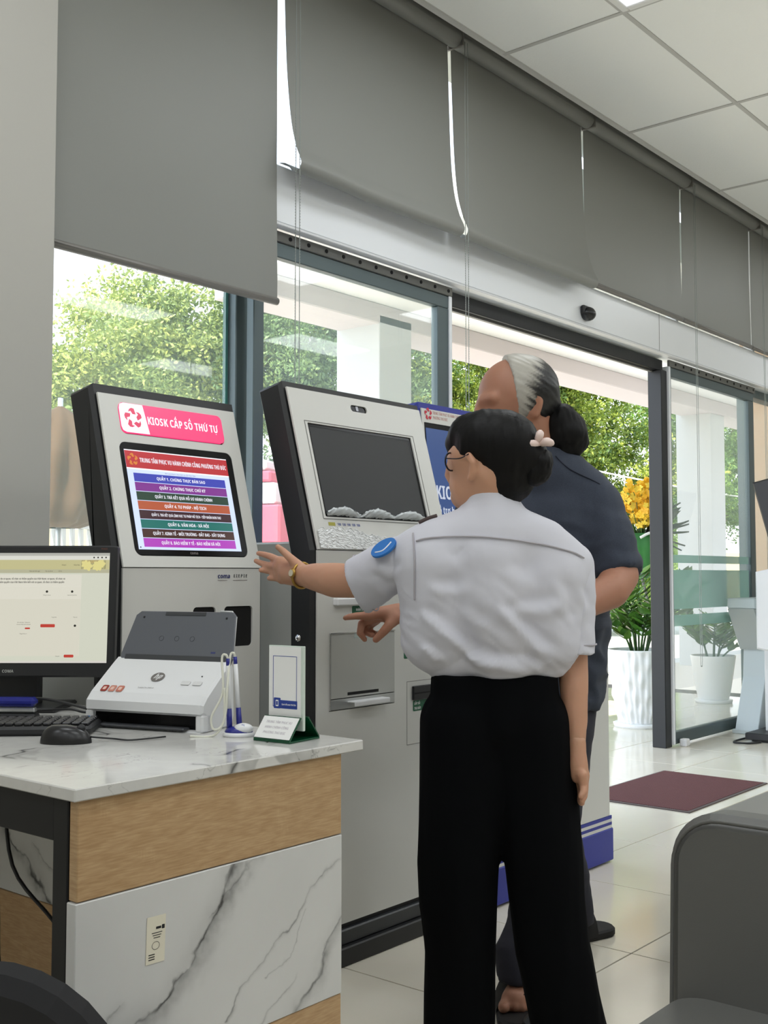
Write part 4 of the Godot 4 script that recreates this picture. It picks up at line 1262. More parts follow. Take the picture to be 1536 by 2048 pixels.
	for i in 3:
		var stc := put("sticker", plate(0.017, 0.020, 0.004, 0.0006), mt("sticker_red%d" % i, [c8(150, 46, 34), c8(196, 130, 112), c8(188, 112, 92)][i], 0.5), sc, cover * at(-0.118 + i * 0.021, -0.040, 0.0))
		put("sticker_print", plate(0.008, 0.010, 0.002, 0.0004), mt("sticker_pink", c8(226, 190, 176), 0.5), stc, at(0, 0, 0.0006))
	for i in 2: put("button", plate(0.023, 0.012, 0.003, 0.001), mt("button_white", c8(214, 214, 214), 0.4), sc, cover * at(0.082 + i * 0.030, -0.012, 0.0))
	put("indicator", plate(0.003, 0.003, 0.001, 0.0006), mats["print_black"], sc, cover * at(0.112, 0.012, 0.0))
	# paper tray
	var tray := Transform3D(Basis(Vector3.RIGHT, -0.42), Vector3(0.008, 0.136, -0.012))
	st = S()
	prism(st, PackedVector2Array([Vector2(-0.147, 0.0), Vector2(0.147, 0.0), Vector2(0.152, 0.02), Vector2(0.136, 0.118), Vector2(0.126, 0.128), Vector2(-0.126, 0.128), Vector2(-0.138, 0.118), Vector2(-0.152, 0.02)]), -0.004, 0.004, 0.002)
	var tr := put("paper_tray", st, mt("tray_grey", c8(92, 95, 101), 0.42), sc, tray)
	put("tray_lip", bx(-0.137, 0.137, 0.001, 0.019, 0.004, 0.0055, 0.0005), mt("tray_lip", c8(58, 60, 63), 0.4), tr)
	put("tray_handle", bx(-0.055, 0.055, 0.117, 0.126, 0.004, 0.0055, 0.0005), mats["tray_lip"], tr)
	for s in [-1, 1]: put("tray_peg", bx(s * 0.113 - 0.002, s * 0.113 + 0.002, 0.110, 0.114, 0.004, 0.0055), mats["print_black"], tr)
	st = S()
	tube(st, [Vector3(0.151, 0.016, 0), Vector3(0.1345, 0.117, 0), Vector3(0.121, 0.130, 0), Vector3(0.09, 0.1305, 0)], 0.0022, 6)
	put("tray_rim", st, mats["white_plastic"], tr)
	for i in 3:
		st = S()
		var rg := []
		for k in 13: rg.append(Vector3(cos(k * TAU / 12) * 0.006, sin(k * TAU / 12) * 0.006, 0.0042))
		tube(st, rg, 0.0005, 4)
		put("tray_mark", st, mats["tray_lip"], tr, at(-0.05 + i * 0.042, 0.06, 0))
	put("tray_mark", plate(0.012, 0.004, 0.0, 0.0003), mt("mark_blue", c8(50, 56, 110), 0.5), tr, at(0.098, 0.028, 0.004))
	# ---- pen stand with two corded pens
	var ps := thing("pen_stand", "blue and white desk pen stand with two corded pens", "pen stand", Vector3(1.640, Y, -1.765), -0.876)
	st = S()
	lathe(st, [Vector2(0.0, 0.0), Vector2(0.028, 0.0), Vector2(0.030, 0.004), Vector2(0.027, 0.009), Vector2(0.0, 0.010)], 28)
	put("base", st, mats["white_plastic"], ps, Transform3D(Basis.from_scale(Vector3(1.15, 1, 0.9)), Vector3.ZERO))
	st = S()
	ball(st, Vector3(0, 0.010, 0), Vector3(0.030, 0.012, 0.023), 10)
	put("base_band", st, mt("pen_blue", c8(34, 40, 130), 0.3), ps)
	st = S()
	ball(st, Vector3(0.010, 0.016, 0.004), Vector3(0.021, 0.012, 0.018), 10)
	put("dome", st, mats["white_plastic"], ps)
	write("TL", 0.005, mats["print_blue"], ps, Transform3D(Basis(Vector3.RIGHT, -0.9), Vector3(0.011, 0.0235, 0.0175)), true)
	for i in 2:
		var pn := thing("desk_pen", ["white and blue pen standing in the left holder of pen stand", "white and blue pen leaning back in right holder of pen stand"][i], "pen", Vector3(1.640, Y + 0.012, -1.765), -0.876, "pens in the desk stand")
		var b0 := Vector3(-0.020 + i * 0.020, 0.0, -0.004 - i * 0.010)
		var b1 := b0 + Vector3(-0.006 - i * 0.006, 0.150 + i * 0.003, -0.008)
		st = S()
		tube(st, [b0, b0.lerp(b1, 0.30)], [0.0065, 0.0055], 10)
		put("grip", st, mats["pen_blue"], pn)
		st = S()
		tube(st, [b0.lerp(b1, 0.30), b0.lerp(b1, 0.90)], 0.0048, 10)
		put("barrel", st, mats["white_plastic"], pn)
		st = S()
		tube(st, [b0.lerp(b1, 0.90), b1], 0.0042, 10)
		put("cap", st, mats["pen_blue"], pn)
		st = S()
		tube(st, smooth_path([b1, b1 + Vector3(-0.004, 0.008, 0.002), b1 + Vector3(-0.012, 0.0, 0.004), Vector3(-0.034 + i * 0.01, 0.08, 0.006), Vector3(-0.056 + i * 0.012, 0.03, 0.012), Vector3(-0.05 + i * 0.016, 0.004, 0.014), Vector3(-0.03, 0.02 + i * 0.04, 0.012), Vector3(-0.030 + i * 0.006, 0.09, 0.008)] if i == 0 else [b1, b1 + Vector3(-0.003, 0.008, 0.002), b1 + Vector3(-0.010, 0.0, 0.004), Vector3(-0.024, 0.09, 0.008), Vector3(-0.028, 0.03, 0.012), Vector3(-0.05, -0.008, 0.012), Vector3(-0.10, -0.0095, 0.018)], 8), 0.0026, 7)
		put("cord", st, mt("cord_cream", c8(222, 222, 208), 0.4), pn)
	# ---- acrylic sign stand
	var sg := thing("acrylic_sign", "white upright counter sign on a green acrylic stand", "sign", Vector3(1.672, Y, -1.655), -1.47)
	var gm := mt("sign_green", c8(10, 74, 46), 0.18)
	put("base", bx(-0.048, 0.048, 0.0, 0.004, -0.05, 0.05, 0.001), gm, sg)
	for s in [-1.0, 1.0]:
		st = S()
		var xf := Transform3D(Basis(Vector3.RIGHT, -s * 0.70), Vector3(0, 0.004, s * 0.049))
		box(st, Vector3(0, 0.029, 0), Vector3(0.096, 0.058, 0.003), 0.0006, xf)
		put("sloping_side", st, gm, sg)
	var up := put("upright", bx(-0.046, 0.046, 0.02, 0.193, -0.004, 0.004, 0.001), mt("sign_acrylic", c8(206, 218, 208), 0.15), sg)
	put("sheet", plate(0.084, 0.150, 0.0, 0.0006), mats["paper"], sg, at(-0.002, 0.116, 0.004))
	var fm: Material = mats["print_blue"]
	for q in [[0, 0.171, 0.062, 0.0012], [0, 0.067, 0.062, 0.0012]]: put("print_frame", plate(q[2], q[3], 0, 0.0003), fm, sg, at(q[0] - 0.002, q[1], 0.0046))
	for q in [-0.031, 0.031]: put("print_frame", plate(0.0012, 0.105, 0, 0.0003), fm, sg, at(q - 0.002, 0.119, 0.0046))
	put("print_banner", plate(0.046, 0.017, 0.001, 0.0003), fm, sg, at(0.008, 0.072, 0.0046))
	put("print_banner", plate(0.018, 0.022, 0.002, 0.0004), fm, sg, at(-0.022, 0.074, 0.0047))
	put("print_icon", plate(0.007, 0.013, 0.001, 0.0003), mats["paper"], sg, at(-0.022, 0.074, 0.0051))
	put("print_icon", plate(0.0045, 0.008, 0.0005, 0.0003), fm, sg, at(-0.022, 0.074, 0.0054))
	write("Quét để xem Tài liệu", 0.0032, mats["paper"], sg, at(0.009, 0.0705, 0.005), true, 0.85)
	var card := Transform3D(Basis(Vector3.RIGHT, -0.70), Vector3(0, 0.0045, 0.0515))
	put("name_card", bx(-0.046, 0.046, 0.004, 0.056, 0.0, 0.0008), mats["paper"], sg, card)
	var dim := mt("print_soft", c8(150, 140, 152), 0.6)
	var k := 0
	for q in ["TRUNG TÂM PHỤC VỤ", "HÀNH CHÍNH CÔNG", "PHƯỜNG THỦ ĐỨC"]:
		write(q, 0.0052, dim, sg, card * at(0, 0.040 - k * 0.0125, 0.0009), false, 0.95)
		k += 1
	# ---- blue stapler, paper sheet, loose cable behind the keyboard
	var sp := thing("stapler", "dark blue stapler beside the monitor foot at the left edge", "stapler", Vector3(1.50, Y, -2.40), -0.95)
	put("arm", bx(-0.06, 0.06, 0.028, 0.050, -0.016, 0.016, 0.008), mt("stapler_blue", c8(26, 34, 120), 0.25), sp)
	put("base", bx(-0.065, 0.062, 0.0, 0.012, -0.018, 0.018, 0.004), mats["black_shell"], sp)
	put("magazine", bx(-0.05, 0.058, 0.014, 0.026, -0.010, 0.010, 0.003), mats["steel"], sp)
	st = S()
	tube(st, smooth_path([Vector3(1.53, 0.835, -2.46), Vector3(1.55, 0.855, -2.36), Vector3(1.60, 0.835, -2.24), Vector3(1.62, 0.820, -2.22), Vector3(1.66, 0.815, -2.24)], 6), 0.0035, 7)
	tag(put("desk_cable", st, mats["black_shell"]), "black cable lying between the stapler and the scanner", "cable", "cables on the desk")
	st = S()
	tube(st, smooth_path([Vector3(1.56, 0.818, -2.42), Vector3(1.60, 0.828, -2.32), Vector3(1.63, 0.820, -2.29), Vector3(1.70, 0.815, -2.27)], 6), 0.003, 7)
	tag(put("desk_cable", st, mats["black_shell"]), "black cable curling behind the keyboard towards the scanner", "cable", "cables on the desk")
	var pp := thing("paper_tray", "white paper ream in a holder behind the monitor", "paper", Vector3(1.66, Y, -2.84), 0.0)
	put("sheets", bx(-0.10, 0.08, 0.0, 0.09, -0.08, 0.10, 0.003), mats["paper"], pp)

# ---------------------------------------------------------------- kiosks
# slab whose front runs up, then leans back; outline given in (z, y), drawn across x0..x1
func slab(prof: Array, x0: float, x1: float, bev := 0.006) -> SurfaceTool:
	var st := S()
	var poly := PackedVector2Array()
	for p in prof: poly.append(Vector2(-p[0], p[1]))
	if Geometry2D.is_polygon_clockwise(poly): poly.reverse()
	# Geometry2D calls y-down clockwise: outlines above run counter-clockwise in y-up
	var area := 0.0
	for i in poly.size(): area += poly[i].cross(poly[(i + 1) % poly.size()])
	if area < 0.0: poly.reverse()
	prism(st, poly, x0, x1, bev, Transform3D(Basis(Vector3(0, 0, -1), Vector3(0, 1, 0), Vector3(1, 0, 0)), Vector3.ZERO))
	return st

func lean(yf: float, dz: float, dy: float) -> Transform3D:
	var v := Vector3(0, dy, dz).normalized()
	return Transform3D(Basis(Vector3.RIGHT, v, Vector3.RIGHT.cross(v)), Vector3(0, yf, 0))

# flat plate of thickness d with rounded holes [x0, y0, x1, y1, radius]; its front lies at z = 0
func frame_plate(w: float, h: float, _r: float, holes: Array, d: float) -> SurfaceTool:
	var st := S()
	st.set_smooth_group(-1)
	var P := func(x: float, y: float, z := 0.0) -> Vector3: return Vector3(x, y, z)
	var rect := func(x0: float, y0: float, x1: float, y1: float) -> void:
		if x1 - x0 > 0.00001 and y1 - y0 > 0.00001: quad(st, Vector3(x0, y1, 0), Vector3(x1, y1, 0), Vector3(x1, y0, 0), Vector3(x0, y0, 0))
	var bands := []
	var hs := holes.duplicate()
	hs.sort_custom(func(a, b): return a[1] < b[1])
	for q in hs:
		if bands and bands[-1][1] > q[1]:
			bands[-1][1] = maxf(bands[-1][1], q[3] + 0.002)
			bands[-1][2].append(q)
		else: bands.append([q[1] - 0.002, q[3] + 0.002, [q]])
	var y := 0.0
	for b in bands:
		rect.call(0.0, y, w, b[0])
		y = b[1]
		var x := 0.0
		b[2].sort_custom(func(a, c): return a[0] < c[0])
		for q in b[2]:
			rect.call(x, b[0], q[0] - 0.002, b[1])
			x = q[2] + 0.002
			var poly := rrect(q[2] - q[0], q[3] - q[1], maxf(q[4], 0.0005), 5)
			var cen := Vector2(q[0] + q[2], q[1] + q[3]) * 0.5
			var cs := [Vector3(x, b[1], 0), Vector3(q[0] - 0.002, b[1], 0), Vector3(q[0] - 0.002, b[0], 0), Vector3(x, b[0], 0)]
			var v := []
			for p in poly: v.append(Vector3(p.x + cen.x, p.y + cen.y, 0))
			var n := v.size()
			for k in 4:
				for i in 5: tri(st, cs[k], v[k * 6 + i + 1], v[k * 6 + i])
				quad(st, cs[k], cs[(k + 1) % 4], v[(k * 6 + 6) % n], v[k * 6 + 5])
			for i in n:
				var j := (i + 1) % n
				var dd := Vector3(0, 0, -d)
				quad(st, v[i], v[j], v[j] + dd, v[i] + dd)
		rect.call(x, b[0], w, b[1])
	rect.call(0.0, y, w, h)
	var o := [Vector3(0, 0, 0), Vector3(w, 0, 0), Vector3(w, h, 0), Vector3(0, h, 0)]
	for i in 4:
		var dd := Vector3(0, 0, -d)
		quad(st, o[i], o[i] + dd, o[(i + 1) % 4] + dd, o[(i + 1) % 4])
	return st

func kiosk_ticket() -> void:
	var k := thing("ticket_kiosk", "white and black ticket kiosk with lit pink sign and colour menu screen", "kiosk", Vector3(1.814, 0, -2.40))
	var blk: Material = mats["black_shell"]
	var wht: Material = mats["white_shell"]
	var hd := lean(1.168, -0.124, 0.474)
	put("shell", slab([[-0.004, 0.10], [-0.004, 1.168], [-0.1345, 1.668], [-0.232, 1.648], [-0.105, 1.16], [-0.105, 0.10]], -0.014, 0.512, 0.01), blk, k)
	put("rear_body", bx(0.02, 0.48, 0.08, 1.20, -0.42, -0.10, 0.006), mats["grey_shell"], k)
	put("plinth", bx(-0.02, 0.52, 0.0, 0.09, -0.45, 0.03, 0.006), blk, k)
	put("lower_panel", frame_plate(0.494, 1.0525, 0.004, [[0.239, 0.78, 0.322, 0.945, 0.012], [0.354, 0.83, 0.464, 0.945, 0.012]], 0.006), wht, k, at(0.0, 0.115, -0.003 + 0.006))
	for q in [[0.2805, 0.978, 0.09, 0.17], [0.409, 1.0, 0.115, 0.12]]: put("recess", bx(q[0] - q[2] / 2, q[0] + q[2] / 2, q[1] - q[3] / 2, q[1] + q[3] / 2, -0.0035, -0.003), mats["dark_hole"], k)
	put("head_panel", frame_plate(0.494, 0.488, 0.006, [[0.060, 0.376, 0.436, 0.465, 0.018], [0.045, 0.031, 0.453, 0.352, 0.022]], 0.006), wht, k, hd * at(0.0, 0.001, 0.006))
	# lit sign
	var sg := put("sign_box", plate(0.374, 0.087, 0.017, 0.008), glow("sign_pink", c8(246, 66, 122), 1.0), k, hd * at(0.248, 0.4245, 0.0))
	var wt := glow("sign_white", c8(250, 246, 255), 1.05)
	var poly := PackedVector2Array([Vector2(-0.170, -0.0425), Vector2(-0.092, -0.0425), Vector2(-0.104, 0.0425), Vector2(-0.170, 0.0425), Vector2(-0.182, 0.038), Vector2(-0.186, 0.026), Vector2(-0.186, -0.026), Vector2(-0.182, -0.038)])
	var st := S()
	prism(st, poly, 0.008, 0.0086)
	put("sign_field", st, wt, sg)
	put("emblem", emblem(0.0285, 0.0008), glow("emblem_pink", c8(226, 52, 96), 0.9), sg, at(-0.142, 0.0, 0.0086))
	write("KIOSK CẤP SỐ THỨ TỰ", 0.0225, wt, sg, at(0.036, -0.0125, 0.0082), true, 0.80)
	# screen
	put("screen_bezel", plate(0.408, 0.321, 0.022, 0.004), mats["black_gloss"], k, hd * at(0.249, 0.1955, 0.0005))
	var scr := put("screen", plate(0.369, 0.282, 0.0, 0.0006), glow("menu_back", c8(206, 220, 250), 1.0), k, hd * at(0.2445, 0.191, 0.0047))
	put("screen_bar", plate(0.369, 0.049, 0, 0.0003), glow("menu_red", c8(186, 34, 44), 0.9), scr, at(0, 0.1135, 0.0006))
	put("screen_line", plate(0.369, 0.003, 0, 0.0003), wt, scr, at(0, 0.1395, 0.0006))
	put("screen_line", plate(0.369, 0.004, 0, 0.0003), wt, scr, at(0, 0.0875, 0.0006))
	put("emblem", emblem(0.017, 0.0004), glow("menu_gold", c8(216, 130, 40), 0.9), scr, at(-0.160, 0.1135, 0.0009))
	var ink := glow("menu_text", c8(240, 240, 250), 0.95)
	write("TRUNG TÂM PHỤC VỤ HÀNH CHÍNH CÔNG PHƯỜNG THỦ ĐỨC", 0.0125, ink, scr, at(0.021, 0.107, 0.0009), true, 0.62)
	write("Mời quý khách chọn dịch vụ cần thực hiện", 0.0042, glow("menu_dim", c8(110, 116, 150), 0.8), scr, at(0.0, 0.0775, 0.0006), false)
	var rows := [["QUẦY 1. CHỨNG THỰC BẢN SAO", c8(52, 62, 178)], ["QUẦY 2. CHỨNG THỰC CHỮ KÝ", c8(126, 42, 142)], ["QUẦY 3. TRẢ KẾT QUẢ HỒ SƠ HÀNH CHÍNH", c8(32, 62, 46)], ["QUẦY 4. TƯ PHÁP - HỘ TỊCH", c8(180, 86, 52)], ["QUẦY 5. TRẢ KẾT QUẢ LĨNH VỰC TƯ PHÁP HỘ TỊCH - TIẾP NHẬN ĐƠN THƯ", c8(58, 26, 36)], ["QUẦY 6. VĂN HÓA - XÃ HỘI", c8(22, 110, 102)], ["QUẦY 7. KINH TẾ - MÔI TRƯỜNG - ĐẤT ĐAI - XÂY DỰNG", c8(66, 36, 30)], ["QUẦY 8. BẢO HIỂM Y TẾ - BẢO HIỂM XÃ HỘI", c8(178, 62, 188)]]
	var i := 0
	for q in rows:
		var y := 0.0625 - i * 0.0263
		var b := put("menu_button", plate(0.330, 0.0245, 0.0, 0.0004), glow("menu_%d" % i, q[1], 0.9), scr, at(0.0, y, 0.0006))
		var sq := 0.95
		var h := 0.0088
		if q[0].length() > 60:
			sq = 0.70
			h = 0.0074
		elif q[0].length() > 44: sq = 0.82
		elif q[0].length() > 30: sq = 0.84
		write(q[0], h, ink, b, at(0, -h * 0.5, 0.0005), true, sq)
		i += 1
	put("screen_icon", plate(0.004, 0.004, 0.002, 0.0004), mats["print_black"], scr, at(-0.178, -0.135, 0.0006))
	write("coma", 0.008, mt("print_grey", c8(120, 112, 110), 0.5), k, hd * at(0.249, 0.0385, 0.0048), true)
	# maker's marks below the fold
	write("coma", 0.0125, mt("print_navy", c8(36, 44, 104), 0.5), k, at(0.351, 1.140, 0.0045), true, 1.05)
	write("自 助 终 端".replace("自 助 终 端", "E I E P I E"), 0.009, mt("print_dgrey", c8(70, 74, 78), 0.5), k, at(0.414, 1.1425, 0.0045), true, 1.0)
	put("print_line", plate(0.036, 0.0012, 0, 0.0004), mats["print_grey"], k, at(0.346, 1.134, 0.0032))
	put("print_line", plate(0.055, 0.0014, 0, 0.0004), mats["print_grey"], k, at(0.414, 1.134, 0.0032))
	put("side_strip", bx(0.512, 0.515, 0.12, 1.16, -0.07, -0.03, 0.001), mats["grey_shell"], k)

func kiosk_register() -> void:
	var k := thing("registration_kiosk", "white kiosk with black sides and dark blank screen behind the pointing hand", "kiosk", Vector3(2.415, 0, -2.27))
	var blk: Material = mats["black_shell"]
	var wht: Material = mats["white_shell"]
	var hd := lean(1.223, -0.135, 0.501)
	put("shell", slab([[-0.004, 0.09], [-0.004, 1.223], [-0.1435, 1.741], [-0.240, 1.720], [-0.098, 1.21], [-0.098, 0.09]], -0.016, 0.672, 0.01), blk, k)
	put("rear_body", bx(0.012, 0.64, 0.08, 1.25, -0.48, -0.09, 0.006), mats["grey_shell"], k)
	var pl := put("plinth", bx(-0.02, 0.68, 0.0, 0.055, -0.50, 0.03, 0.004), blk, k)
	put("plinth_step", bx(-0.016, 0.675, 0.055, 0.10, -0.48, 0.012, 0.004), mt("plinth_grey", c8(52, 55, 58), 0.35), k)
	put("lower_panel", frame_plate(0.655, 1.1075, 0.004, [[0.052, 0.630, 0.357, 0.860, 0.002]], 0.006), wht, k, at(0.0, 0.115, 0.003))
	put("head_panel", frame_plate(0.655, 0.515, 0.008, [[0.284, 0.468, 0.365, 0.491, 0.011], [0.062, 0.103, 0.572, 0.405, 0.004]], 0.006), wht, k, hd * at(0.0, 0.001, 0.006))
	put("camera_window", plate(0.085, 0.027, 0.0, 0.001), mats["black_gloss"], k, hd * at(0.3245, 0.4835, 0.0))
	put("camera_lens", plate(0.012, 0.018, 0.003, 0.001), mt("lens", c8(40, 44, 60), 0.1), k, hd * at(0.32, 0.4835, 0.0012))
	put("screen", plate(0.512, 0.304, 0.0, 0.001), mt("screen_off", c8(36, 38, 40), 0.5), k, hd * at(0.317, 0.255, 0.0))
	for q in [[0.317, 0.4115, 0.535, 0.0025], [0.317, 0.097, 0.535, 0.0025]]: put("bezel_groove", plate(q[2], q[3], 0.0, 0.0006), mats["aluminium_dull"], k, hd * at(q[0], q[1], 0.0062))
	for x in [0.050, 0.584]: put("bezel_groove", plate(0.0025, 0.315, 0.0, 0.0006), mats["aluminium_dull"], k, hd * at(x, 0.2545, 0.0062))
	for s in [0.068, 0.5665]: put("screen_edge", plate(0.010, 0.304, 0, 0.0006), mats["black_gloss"], k, hd * at(s, 0.255, 0.001))
	put("screen_edge", plate(0.512, 0.010, 0, 0.0006), mats["black_gloss"], k, hd * at(0.317, 0.401, 0.001))
	# peeling protective film: a curled strip along the lower screen edge, a crumpled sheet below
	var st := S()
	st.set_smooth_group(0)
	var nz := noise(55, 9.0, 3)
	var curl := func(i: int, j: int) -> Vector3:
		var u := float(i) / 60.0
		var h := 0.020 * absf(sin(u * PI * 3.0 + 0.25)) + 0.006
		var a := float(j) / 10.0 * 4.4
		return Vector3(0.066 + u * 0.498, 0.108 + h * (0.5 - 0.5 * cos(a)) + 0.006 * nz.get_noise_2d(u * 6, j * 0.2), 0.007 + h * 0.7 * absf(sin(a * 0.75)) + 0.006 * nz.get_noise_2d(u * 8 + 9, j * 0.3))
	for i in 60:
		for j in 10: quad(st, curl.call(i, j), curl.call(i + 1, j), curl.call(i + 1, j + 1), curl.call(i, j + 1))
	var film := mt("film_curl", c8(206, 212, 214), 0.12)
	put("curled_film", st, film, k, hd)
	st = S()
	st.set_smooth_group(-1)
	var n2 := noise(56, 30.0, 3)
	var n3 := noise(57, 6.0, 2)
	var sheet := func(i: int, j: int) -> Vector3:
		var u := float(i) / 110.0
		var v := float(j) / 22.0
		var top := 0.058 + 0.012 * sin(u * 9.0) + 0.010 * n3.get_noise_1d(u * 3.0)
		return Vector3(0.010 + u * 0.60 + 0.004 * n2.get_noise_2d(u * 3 + 5, v), lerpf(0.003, top, v), 0.0075 + 0.0045 * absf(n2.get_noise_2d(u * 2.4, v * 0.5)) + 0.004 * absf(n2.get_noise_2d(u * 6.0, v * 1.4 + 4)))
	for i in 110:
		for j in 22: quad(st, sheet.call(i, j + 1), sheet.call(i + 1, j + 1), sheet.call(i + 1, j), sheet.call(i, j))
	put("crumpled_film", st, mt("film_sheet", c8(234, 236, 236), 0.2), k, hd)
	# tiny print under the screen
	put("print_mark", plate(0.030, 0.011, 0.001, 0.0004), mt("mark_yellow", c8(176, 170, 70), 0.5), k, hd * at(0.082, 0.081, 0.0062))
	for i in 5: write("100", 0.008, mats["print_blue"], k, hd * at(0.115 + i * 0.022, 0.077, 0.0063), true, 0.9)
	# lower front: receipt tray, labels, hatch, reader
	put("receipt_tray", bx(0.069, 0.205, 1.058, 1.080, 0.0, 0.022, 0.003), mats["white_plastic"], k)
	var gr: Material = mats["label_green"]
	var pw: Material = mats["print_white"]
	var lb := put("green_label", plate(0.076, 0.038, 0.004, 0.0008), gr, k, at(0.192, 1.036, 0.003))
	write("NHẬN TIỀN", 0.0072, pw, lb, at(0, 0.004, 0.0009), true, 0.75)
	write("TẠI ĐÂY", 0.0072, pw, lb, at(0, -0.011, 0.0009), true, 0.75)
	lb = put("green_label", plate(0.06, 0.034, 0.004, 0.0008), gr, k, at(0.435, 0.898, 0.003))
	write("QUÉT THẺ", 0.0072, pw, lb, at(0, -0.003, 0.0009), true, 0.8)
	var ht := put("hatch", frame_plate(0.301, 0.192, 0.002, [], 0.004), mats["grey_shell"], k, at(0.054, 0.781, 0.004))
	put("hatch_edge", bx(0.052, 0.357, 0.973, 0.977, 0.003, 0.008, 0.001), mats["chrome"], k)
	put("hatch_edge", bx(0.051, 0.055, 0.748, 0.976, 0.003, 0.008, 0.001), mats["chrome"], k)
	put("hatch_tape", plate(0.075, 0.016, 0.001, 0.0006), pane("clear_tape", c8(220, 235, 232, 0.35), 0.1), k, at(0.20, 0.965, 0.0042))
	put("ticket_strip", bx(0.053, 0.357, 0.748, 0.778, 0.0, 0.0045, 0.0006), mats["steel"], k)
	put("ticket_slot", bx(0.133, 0.278, 0.787, 0.796, 0.003, 0.0046), mats["dark_hole"], k)
	st = S()
	box(st, Vector3(0.215, 0.768, 0.018), Vector3(0.165, 0.004, 0.034), 0.001)
	box(st, Vector3(0.215, 0.762, 0.034), Vector3(0.165, 0.012, 0.003), 0.001)
	put("ticket_lip", st, mats["white_plastic"], k)
	for q in [[0.42, 0.65, 0.806, 0.8075], [0.42, 0.65, 0.605, 0.6065], [0.42, 0.4215, 0.605, 0.8075], [0.6485, 0.65, 0.605, 0.8075]]: put("panel_seam", bx(q[0], q[1], q[2], q[3], 0.003, 0.0034), mats["aluminium_dull"], k)
	var rd := put("card_reader", bx(0.446, 0.60, 0.746, 0.791, 0.003, 0.012, 0.002), mats["black_shell"], k)
	put("reader_slot", bx(0.45, 0.596, 0.765, 0.770, 0.0115, 0.0125), mats["dark_hole"], rd)
	lb = put("green_label", plate(0.092, 0.034, 0.004, 0.0008), gr, k, at(0.498, 0.727, 0.003))
	write("LẤY SỐ", 0.0078, pw, lb, at(-0.040, 0.003, 0.0009), true, 0.85, true)
	write("TẠI ĐÂY", 0.0078, pw, lb, at(-0.040, -0.0125, 0.0009), true, 0.85, true)
	put("label_icon", plate(0.022, 0.026, 0.008, 0.0005), pw, lb, at(0.030, 0, 0.0009))
	# key lock on the black side
	st = S()
	lathe(st, [Vector2(0.0, 0.006), Vector2(0.006, 0.006), Vector2(0.0065, 0.004), Vector2(0.010, 0.003), Vector2(0.011, 0.0), Vector2(0.0, 0.0)], 20)
	var lock := put("lock", st, mats["chrome"], k, Transform3D(Basis(Vector3.BACK, PI / 2), Vector3(-0.016, 0.963, -0.058)))
	put("keyhole", bx(-0.0012, 0.0012, 0.006, 0.0064, -0.004, 0.004), mats["dark_hole"], lock)

func kiosk_blue() -> void:
	var k := thing("blue_kiosk", "white kiosk with blue rim, blue screen and blue striped base behind the man", "kiosk", Vector3(3.24, 0, -2.23))
	var blu := mt("kiosk_blue", c8(34, 46, 146), 0.4)
	var wht: Material = mats["white_shell"]
	put("shell", slab([[-0.004, 0.10], [-0.004, 1.10], [-0.27, 1.22], [-0.315, 1.79], [-0.375, 1.785], [-0.40, 1.0], [-0.40, 0.10]], 0.0, 0.86, 0.012), blu, k)
	put("lower_panel", bx(0.014, 0.848, 0.185, 1.095, -0.003, 0.004, 0.002), wht, k)
	for y in [[0.172, 0.185], [0.148, 0.160]]: put("blue_stripe", bx(0.0, 0.862, y[0], y[1], -0.002, 0.0048), blu, k)
	for y in [[0.160, 0.172], [0.136, 0.148]]: put("white_stripe", bx(0.0, 0.862, y[0], y[1], -0.002, 0.0046), wht, k)
	put("plinth", bx(-0.005, 0.87, 0.008, 0.136, -0.40, 0.008, 0.004), blu, k)
	var cn := lean(1.10, -0.266, 0.12)
	put("console", bx(0.014, 0.846, 0.005, 0.285, 0.0, 0.006, 0.002), wht, k, cn * at(0, 0, 0))
	var hd := lean(1.22, -0.045, 0.57)
	hd.origin.z = -0.27
	put("head_panel", frame_plate(0.820, 0.545, 0.02, [[0.012, 0.06, 0.808, 0.493, 0.004]], 0.005), wht, k, hd * at(0.020, 0.004, 0.006))
	put("screen_bezel", plate(0.80, 0.44, 0.0, 0.002), mats["black_gloss"], k, hd * at(0.43, 0.28, 0.0))
	var scr := put("screen", plate(0.77, 0.405, 0.0, 0.001), glow("blue_screen", c8(56, 82, 136), 0.8), k, hd * at(0.43, 0.275, 0.002))
	var ink := glow("blue_text", c8(214, 222, 240), 0.75)
	write("KIOSK", 0.050, ink, scr, at(-0.350, -0.062, 0.001), true, 0.85, true)
	write("Hỗ trợ hành chính", 0.027, ink, scr, at(-0.362, -0.118, 0.001), true, 0.85, true)
	put("emblem", emblem(0.022, 0.0008), mats["print_red"], k, hd * at(0.060, 0.530, 0.0065))
	var rd := mt("print_rust", c8(176, 88, 76), 0.5)
	write("TRUNG TÂM PHỤC VỤ HÀNH CHÍNH CÔNG", 0.0105, rd, k, hd * at(0.088, 0.532, 0.0062), false, 0.75, true)
	write("PHƯỜNG THỦ ĐỨC", 0.0105, rd, k, hd * at(0.088, 0.514, 0.0062), false, 0.75, true)
	put("camera_window", plate(0.08, 0.022, 0.01, 0.0008), mats["black_gloss"], k, hd * at(0.43, 0.535, 0.006))

